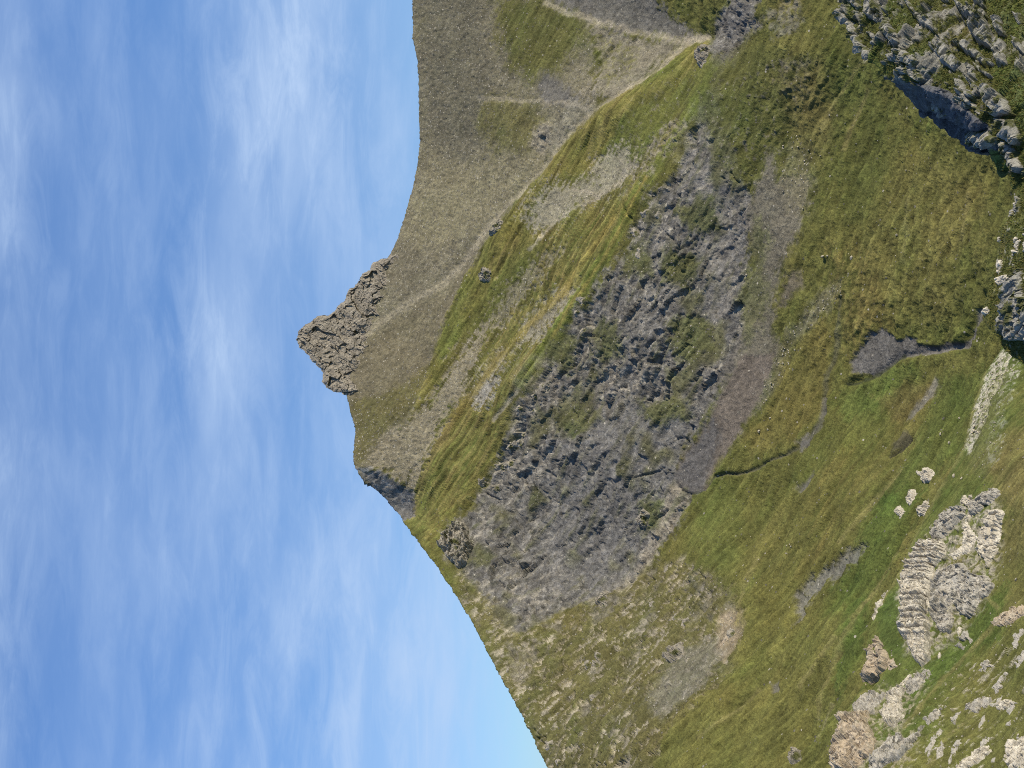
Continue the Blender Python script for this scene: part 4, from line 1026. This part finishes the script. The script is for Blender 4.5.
for i, (lb, pl, th, bk, mt_, bn, bl) in enumerate(SPUR_ROCKS):
    outcrop(lb, spur, pl, th * 0.75, bk * 1.5, mt_, bn, bl * 1.4, res=0.42, seed=i * 3.1 + 1, round_px=2.2, holes=2.4 if mt_ is GREY_M else 1.6, ragged=3.6, rough=1.25, fa=0.45 if bn[0] > 0.9 else 1.0)
# small crags on the mountain
for i, (lb, pl, th, bk, mat) in enumerate([
    ('grey knob of broken rock on the skyline rib above the dark cliff', [(438, 545), (448, 530), (460, 520), (468, 528), (472, 545), (468, 562), (458, 568), (448, 558)], 7, 6, CRAG_M),
    ('pale crag at the bend of the bright green grass rib', [(700, 62), (708, 46), (716, 48), (714, 62), (706, 72)], 5, 5, CRAG_M),
    ('small grey crag alone on the green rib below the summit', [(483, 276), (488, 268), (494, 272), (492, 281), (485, 283)], 4, 3, CRAG_M),
    ('dark crag where the tan gully meets the grass rib', [(494, 232), (502, 220), (508, 224), (504, 234), (496, 238)], 4, 3, CRAG_M),
    ('pale block with dark cleft in the lower part of the cliff', [(598, 600), (606, 590), (612, 596), (610, 608), (600, 612)], 4, 4, CRAG_M),
    ('dark crag in the rocky ground left of the green slope', [(664, 658), (676, 648), (686, 644), (684, 656), (672, 664)], 4, 4, CRAG_M),
    ('light crag with black crack beside the pale scree streak', [(636, 518), (644, 508), (650, 514), (648, 526), (640, 530)], 4, 4, CRAG_M),
    ('small dark rock in the grass at the lower edge', [(791, 756), (798, 750), (806, 754), (804, 764), (794, 768)], 3, 3, CRAG_M),
    ('small pale crag on the grass between two runnels', [(920, 474), (928, 468), (936, 472), (934, 482), (924, 484)], 3, 2.4, LIME_M),
    ('thin pale rock strip beside the small pale crag', [(906, 498), (912, 488), (916, 492), (914, 502), (908, 506)], 2.5, 2.4, LIME_M),
    ('pale rock spot on the steep bright grass bank', [(897, 512), (902, 506), (905, 512), (901, 520)], 2.2, 2, LIME_M),
    ('pale double rock near the top of the bright grass bank', [(921, 512), (930, 502), (934, 506), (928, 516), (922, 519)], 2.4, 2, LIME_M)]):
    outcrop(lb, mt, pl, th, bk, mat, res=0.5, seed=40 + i * 2.7, round_px=2.5, name='rock_crag', cat='crag')

kk = lambda L: [(824 + x / 5.12, y / 5.12) for x, y in L]
KR = [
    ('long narrow pale slab forming the outer rim of the knoll', kk([(80, 45), (110, 60), (165, 180), (245, 280), (240, 310), (190, 275), (150, 215), (125, 150)]), 1.0),
    ('grey wedge at the highest corner of the knoll', kk([(155, -10), (205, -10), (195, 50), (165, 45)]), 0.9),
    ('pale upright block beside the grey wedge on the knoll', kk([(225, 30), (270, -5), (295, 80), (262, 112), (228, 84)]), 1.1),
    ('cracked grey hump in the middle of the rim rocks', kk([(335, 115), (400, 195), (425, 240), (370, 255), (338, 195), (295, 160)]), 1.0),
    ('rounded grey rock just above the shadowed wall', kk([(380, 265), (440, 265), (495, 320), (472, 352), (400, 312)]), 0.9),
    ('smooth pale tongue of rock alone in the moss', kk([(462, 72), (512, 62), (575, 130), (592, 192), (560, 165), (518, 142), (478, 112)]), 1.0),
    ('small white stone next to the pale tongue of rock', kk([(495, 158), (512, 155), (522, 185), (505, 195)]), 0.6),
    ('lumpy grey rock mass downhill of the pale tongue', kk([(580, 198), (622, 218), (705, 330), (662, 362), (600, 322), (588, 260)]), 1.0),
    ('biggest rough grey boulder on the knoll', kk([(680, 18), (760, 58), (822, 88), (865, 180), (852, 242), (790, 222), (738, 152), (760, 112), (700, 72)]), 1.5),
    ('long grey slab with black gap under its edge', kk([(640, 205), (745, 218), (845, 310), (822, 335), (758, 292), (715, 262)]), 1.3),
    ('rounded dark block capping the far side of the biggest boulder', kk([(868, 108), (912, 100), (928, 182), (890, 172)]), 1.3),
    ('broken pale rock below the rounded dark block', kk([(862, 188), (922, 208), (952, 342), (902, 352), (868, 272)]), 1.1),
    ('flat narrow slab lying in the grass below the black gap', kk([(755, 305), (872, 400), (850, 405), (765, 345)]), 0.7),
    ('split pale boulder with a dark crack across it', kk([(805, 460), (850, 438), (932, 508), (972, 585), (890, 602), (842, 530)]), 1.3),
    ('stacked grey blocks below the split pale boulder', kk([(888, 608), (982, 608), (1014, 712), (992, 752), (918, 682)]), 1.3),
    ('thin slanting ledge right above the dark slab', kk([(665, 398), (700, 408), (765, 520), (806, 592), (740, 525), (688, 452)]), 0.8),
    ('grey rock sticking out of the shadow at the foot of the wall', kk([(735, 682), (800, 658), (882, 700), (882, 735), (800, 722), (748, 712)]), 1.2),
    ('lit sliver of rock within the shadowed wall', kk([(545, 528), (600, 548), (645, 592), (560, 565)]), 0.8),
    ('square block at the top edge of the picture on the knoll', kk([(768, -15), (832, -15), (834, 52), (778, 42)]), 1.2),
    ('smooth grey slab at the right edge beside the grass', kk([(955, 178), (1010, 198), (1040, 290), (970, 245)]), 0.9),
    ('small pale stone in the grass above the split boulder', kk([(756, 400), (792, 445), (772, 472), (748, 430)]), 0.7),
    ('low stone by the green strip at the right edge', kk([(975, 75), (1010, 72), (1018, 105), (985, 112)]), 0.6),
    ('dark narrow rib between the rim slab and the grey hump', kk([(215, 150), (245, 165), (285, 232), (262, 242)]), 0.7),
    ('loose stone beside the dark notch in the rim', kk([(340, 285), (375, 280), (400, 318), (362, 322)]), 0.6),
    ('pale stone at the brink of the wall', kk([(400, 360), (445, 345), (455, 380), (412, 385)]), 0.6),
    ('slanting rocks at the corner below the stacked blocks', kk([(900, 720), (945, 740), (1040, 860), (1010, 890), (940, 800)]), 1.0),
]
BDK = tuple(BD)
for i, (lb, pl, th) in enumerate(KR):
    outcrop(lb, kn, pl, th * 0.95, 2.1, KNOLL_M, BDK, 1.0, name='knoll_rock', cat='rock', res=0.33, seed=90 + i * 2.3, round_px=1.8, edge=0.4, holes=0.4, ragged=2.2, rough=0.55)
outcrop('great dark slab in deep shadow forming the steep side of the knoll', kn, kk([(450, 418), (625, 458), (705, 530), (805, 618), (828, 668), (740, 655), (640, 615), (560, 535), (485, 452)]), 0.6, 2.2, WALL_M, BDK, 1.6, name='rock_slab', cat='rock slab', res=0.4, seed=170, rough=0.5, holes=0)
outcrop('grey boulder with black hollow beneath it on the lower grass rim', kn, [(1013, 268), (1019, 268), (1024, 296), (1050, 300), (1050, 345), (1024, 340), (1012, 341), (1003, 336), (1000, 325), (1003, 302), (1010, 284)], 0.9, 1.2, KNOLL_M, BDK, 0.7, name='knoll_rock', cat='rock', res=0.4, seed=171, round_px=2.0)
for i, (lb, pl) in enumerate([('pale stones set in the grass rim just past the knoll corner', [(1010, 212), (1016, 196), (1020, 200), (1017, 212)]), ('small pale stone below the rim corner stones', [(1005, 212), (1010, 208), (1012, 214), (1007, 216)]),
                              ('pale upright stone halfway along the grass rim', [(1011, 244), (1014, 236), (1018, 240), (1014, 250)]), ('white stone in the rim grass near the picture edge', [(1020, 240), (1026, 234), (1030, 250), (1021, 252)]),
                              ('cluster of white stones in the rim above the hollow boulder', [(994, 278), (1004, 274), (1008, 278), (999, 286)]), ('lone white stone on the outer lip of the grass rim', [(985, 309), (989, 306), (991, 313), (987, 316)]),
                              ('white lump of rock high on the grass rim', [(994, 262), (1000, 258), (1002, 266), (997, 272)])]):
    outcrop(lb, kn, pl, 0.3, 0.7, LIME_M if i > 1 else KNOLL_M, BDK, 0.5, name='rim_stone', cat='stone', res=0.35, seed=200 + i * 2.1, round_px=1.6)

def stray(r_, cx, cy, ln, wd, ang):
    """a ragged little outline about (cx, cy)"""
    k = r_.randrange(6, 9); out_ = []
    for q in range(k):
        a_ = 2 * math.pi * q / k + r_.uniform(-0.25, 0.25)
        u_, v_ = ln * 0.5 * math.cos(a_) * r_.uniform(0.7, 1.15), wd * 0.5 * math.sin(a_) * r_.uniform(0.7, 1.15)
        out_.append((cx + u_ * math.cos(ang) - v_ * math.sin(ang), cy + u_ * math.sin(ang) + v_ * math.cos(ang)))
    return out_


sr = random.Random(21)


def strays(lay, zone, nb, len_, asp, ang, thick, blk, mat, name, cat, lb, gp, **kw):
    A_ = np.array(zone, float); made = 0
    while made < nb:
        x, y = sr.uniform(A_[:, 0].min(), A_[:, 0].max()), sr.uniform(A_[:, 1].min(), A_[:, 1].max())
        if poly_sd(np.array([x]), np.array([y]), zone)[0] < 0 or y > 775 or y < -12:
            continue
        L_ = sr.uniform(*len_)
        outcrop(lb, lay, stray(sr, x, y, L_, L_ * sr.uniform(*asp), math.radians(ang + sr.gauss(0, 14))), thick * sr.uniform(0.6, 1.2), blk, mat, name=name, cat=cat, group=gp, seed=300 + made * 1.9 + len(lb), **kw)
        made += 1


RIM = [(655, 185), (640, 212), (606, 270), (562, 335), (542, 372), (520, 402), (504, 444), (488, 478), (470, 506), (480, 516), (502, 490), (518, 455), (534, 415), (556, 385), (575, 350), (620, 285), (650, 235), (664, 195)]
strays(mt, RIM, 20, (6, 13), (0.45, 0.8), 120, 2.2, 4.5, CRAG_M, 'cliff_crag', 'crag', 'small grey crag along the grassy upper rim of the dark cliff', 'crags along the upper rim of the cliff', res=0.55, round_px=2.5, ragged=3.5, holes=1.2)
strays(mt, MIX, 16, (6, 14), (0.4, 0.8), 120, 2.2, 4.0, CRAG_M, 'turf_crag', 'crag', 'pale crag breaking the rocky turf between the cliff and the descending skyline', 'crags in the rocky turf', res=0.55, round_px=2.5, ragged=2.5, holes=0.6)
KZ = [(838, -10), (990, -10), (1000, 40), (985, 70), (1000, 110), (1020, 140), (1000, 150), (965, 95), (930, 84), (895, 74), (868, 48), (848, 14)]
strays(kn, KZ, 16, (8, 26), (0.25, 0.55), 57, 0.75, 1.2, KNOLL_M, 'moss_rock', 'rock', 'small grey rock poking out of the moss on the knoll', 'small rocks in the moss of the knoll', res=0.36, round_px=1.5, edge=0.4, holes=0.4, ragged=2.0, rough=0.55, bed_n=BDK, bed_l=0.6)
strays(kn, [(1000, 205), (1030, 200), (1030, 270), (1000, 290), (992, 300), (996, 262)], 14, (3, 8), (0.4, 0.7), 80, 0.3, 0.7, LIME_M, 'rim_stone', 'stone', 'small white stone half sunk in the grass rim of the knoll', 'white stones sunk in the knoll rim', res=0.35, round_px=1.3, edge=0.4, holes=0.3, ragged=1.5, bed_n=BDK, bed_l=0.5)
strays(spur, [(965, 660), (1030, 625), (1030, 770), (930, 770), (905, 745), (935, 715)], 28, (6, 22), (0.16, 0.36), 128, 0.45, 1.6, GREY_M, 'turf_ledge', 'rock ledge', 'low grey ledge in the olive turf at the bottom of the near spur', 'low ledges in the turf of the spur', res=0.45, round_px=1.5, edge=0.45, holes=1.5, ragged=2.5)
strays(spur, [(905, 600), (935, 540), (1000, 495), (1004, 545), (985, 610), (960, 650), (925, 665)], 20, (4, 11), (0.35, 0.7), 125, 1.2, 1.8, LIME_M, 'ledge_block', 'rock', 'loose pale block lying among the outcrops of the near spur', 'blocks among the outcrops of the spur', res=0.45, round_px=1.5, edge=0.45, holes=0.6, ragged=2.0)

# ---------------------------------------------------------------- loose boulders
BOULDER_M = rock_material('boulder_rock', 0.5, (0.42, 0.37, 0.265), (0.30, 0.265, 0.20), 0.5, bed_amt=0.15, bump=0.4)


def boulder_mesh(seed):
    import bmesh
    r = np.random.default_rng(seed)
    bm = bmesh.new()
    bmesh.ops.create_icosphere(bm, subdivisions=2, radius=1.0)
    pl = r.normal(size=(9, 3)); pl /= np.linalg.norm(pl, axis=1)[:, None]; cut = r.uniform(0.55, 0.9, 9)
    sc = np.array([1.0, r.uniform(0.65, 0.95), r.uniform(0.55, 0.85)])
    for v in bm.verts:
        p = np.array(v.co)
        for q, c in zip(pl, cut):
            e = p @ q - c
            if e > 0:
                p = p - q * e
        v.co = Vector(p * sc * (1 + 0.05 * r.normal()))
    me = bpy.data.meshes.new('boulder')
    bm.to_mesh(me); bm.free()
    me.materials.append(BOULDER_M)
    return me


BM = [boulder_mesh(300 + k) for k in range(8)]
rnd = random.Random(5)
first = {}


def boulder(lay, px, py, size, label, group):
    src = first.get('b')
    P = lay.sample(np.array([px]), np.array([py]))[0]
    if src is None:
        o = bpy.data.objects.new('boulder', BM[0]); first['b'] = o
    else:
        o = src.copy(); o.data = BM[rnd.randrange(len(BM))]
    r = size * 0.5 * P[1] / F_PX
    o.scale = (r, r, r)
    o.location = (P[0], P[1], P[2] + 0.4 * r)
    o.rotation_euler = (rnd.uniform(-0.4, 0.4), rnd.uniform(-0.4, 0.4), rnd.uniform(0, 6.28))
    COL.objects.link(o)
    o['label'] = label; o['category'] = 'boulder'
    if group:
        o['group'] = group
    elif 'group' in o.keys():
        del o['group']


for px, py, s, lb in [(826, 257, 4.6, 'largest white boulder in the pair on the open green slope'), (829, 256, 3.8, 'smaller white boulder touching the largest one on the green slope'), (853, 258, 4.5, 'elongated pale boulder at the start of the golden grass'),
                      (790, 254, 3.2, 'single pale boulder below the grey scree tongue'), (747, 275, 3.0, 'pale stone at the cliff foot beside the green strip'), (897, 235, 3.2, 'solitary pale stone in the wide olive meadow'),
                      (773, 419, 3.4, 'pale boulder on the golden turf by the scree lobe'), (759, 431, 4.2, 'grey boulder near the edge of the dark scree lobe'), (770, 430, 2.8, 'small stone beside the grey boulder by the scree lobe'),
                      (960, 418, 3.0, 'white stone on the dark green bank above the stone run'), (952, 444, 3.6, 'white stone on the bank near the end of the stone run'), (945, 436, 4.5, 'pale pointed stone on the bank above the stone run'),
                      (955, 476, 4.5, 'flat white stone at the crest of the near spur'), (962, 478, 3.6, 'second white stone at the crest of the near spur'), (792, 548, 2.6, 'one of two tiny white stones in the mid slope grass'),
                      (796, 549, 2.6, 'one of two tiny white stones in the mid slope grass'), (761, 561, 2.4, 'tiny white stone alone on the grass beyond the foot of the cliff'), (1018, 580, 4.0, 'pale boulder in orange grass at the picture edge'), (1022, 737, 3.5, 'grey stone among the last ledges')]:
    twin = 'one of two tiny' in lb
    boulder(spur if (px > 953 and py > 470) or px > 1000 else mt, px, py, s, lb, 'tiny white twin stones' if twin else None)
FIELDS = [
    (mt, [(842, 278), (815, 302), (797, 322), (778, 347), (768, 377), (756, 402), (766, 404), (785, 372), (802, 342), (827, 317), (848, 292)], 62, (1.4, 2.8), 'small pale boulder in the band of stones below the scree tongue', 'boulders in the band below the scree tongue'),
    (mt, [(783, 130), (815, 140), (812, 215), (795, 215), (782, 185)], 38, (1.4, 3.0), 'pale boulder in the stony patch at the head of the scree', 'boulders in the stony patch at the head of the scree'),
    (mt, [(1000, 352), (960, 200), (880, 120), (800, 110), (850, 260), (880, 320), (940, 330)], 34, (1.1, 2.0), 'tiny pale stone scattered over the wide olive meadow', 'stones scattered over the meadow'),
    (mt, [(730, 500), (800, 480), (900, 470), (850, 600), (780, 700), (700, 720)], 26, (1.1, 2.0), 'tiny pale stone scattered over the streaked grass slope', 'stones scattered over the streaked slope'),
    (spur, [(1002, 356), (1012, 354), (1006, 375), (994, 402), (983, 432), (972, 454), (967, 450), (976, 412), (988, 378)], 80, (1.6, 3.8), 'white stone packed in the bright stone run on the spur', 'stones of the white stone run'),
    (spur, [(1014, 362), (1020, 372), (1006, 410), (1000, 450), (988, 472), (984, 465), (994, 430), (1002, 395)], 22, (1.4, 2.8), 'white stone in the thin stony line beside the stone run', 'stones of the thin stony line'),
    (spur, [(905, 720), (950, 660), (1005, 600), (1024, 590), (1024, 740), (960, 760)], 40, (1.2, 2.8), 'pale stone scattered in the olive grass of the near spur', 'stones scattered on the near spur'),
]
for lay, pl, nb, (s0, s1), lb, gp in FIELDS:
    A = np.array(pl, float); c = 0
    while c < nb:
        x, y = rnd.uniform(A[:, 0].min(), A[:, 0].max()), rnd.uniform(A[:, 1].min(), A[:, 1].max())
        if poly_sd(np.array([x]), np.array([y]), pl)[0] > 0:
            boulder(lay, x, y, s0 + (s1 - s0) * rnd.random() ** 2, lb, gp); c += 1

# ---------------------------------------------------------------- grass on the knoll
gr = np.random.default_rng(3)
need = 16000
px = gr.uniform(838, 1040, need * 4); py = gr.uniform(-10, 372, need * 4)
ok = (px > kn.sky(py) + 1.5)
gsel = kn.sample(px, py, np.concatenate([(g.reshape(kn.G.shape[:2]))[..., None]], -1))[..., 0]
ok &= (gsel > 0.6) & (poly_sd(px, py, WALL) < 0)
px, py = px[ok][:need], py[ok][:need]
B = kn.sample(px, py)
V, Q, Cc = [], [], []
k = len(B)
for j in range(3):
    a = gr.uniform(0, 6.283, k); h = gr.uniform(0.14, 0.36, k); w = gr.uniform(0.02, 0.05, k)
    off = gr.normal(0, 0.10, (k, 3)) * [1, 1, 0.1]
    b0 = B + off - [0, 0, 0.05]
    dx = np.stack([np.cos(a) * w, np.sin(a) * w, 0 * a], 1)
    tip = b0 + np.stack([gr.normal(0, 0.4, k) * h, gr.normal(0, 0.4, k) * h, h], 1)
    V += [np.stack([b0 - dx, b0 + dx, tip], 1).reshape(-1, 3)]
V = np.concatenate(V)
Q = np.arange(len(V), dtype=np.int32).reshape(-1, 3)
me = raw_mesh('grass', V, Q, False)
gmix = gr.random(len(V) // 3)[:, None]
cc = np.repeat(np.array([[0.075, 0.105, 0.018]]) * (1 - gmix) + np.array([[0.17, 0.14, 0.04]]) * gmix, 3, 0)
set_color(me, 'cover', cc)
gmat = bpy.data.materials.new('grass_blades'); gmat.use_nodes = True
t = NT(gmat.node_tree)
b = t.n('ShaderNodeBsdfPrincipled', {'Base Color': t.n('ShaderNodeAttribute', attribute_name='cover').outputs['Color'], 'Roughness': 0.8, 'Specular IOR Level': 0.2})
t.n('ShaderNodeOutputMaterial', {0: b.outputs[0]})
link('grass', me, gmat, kind='stuff', label='short grass tufts growing on the knoll')
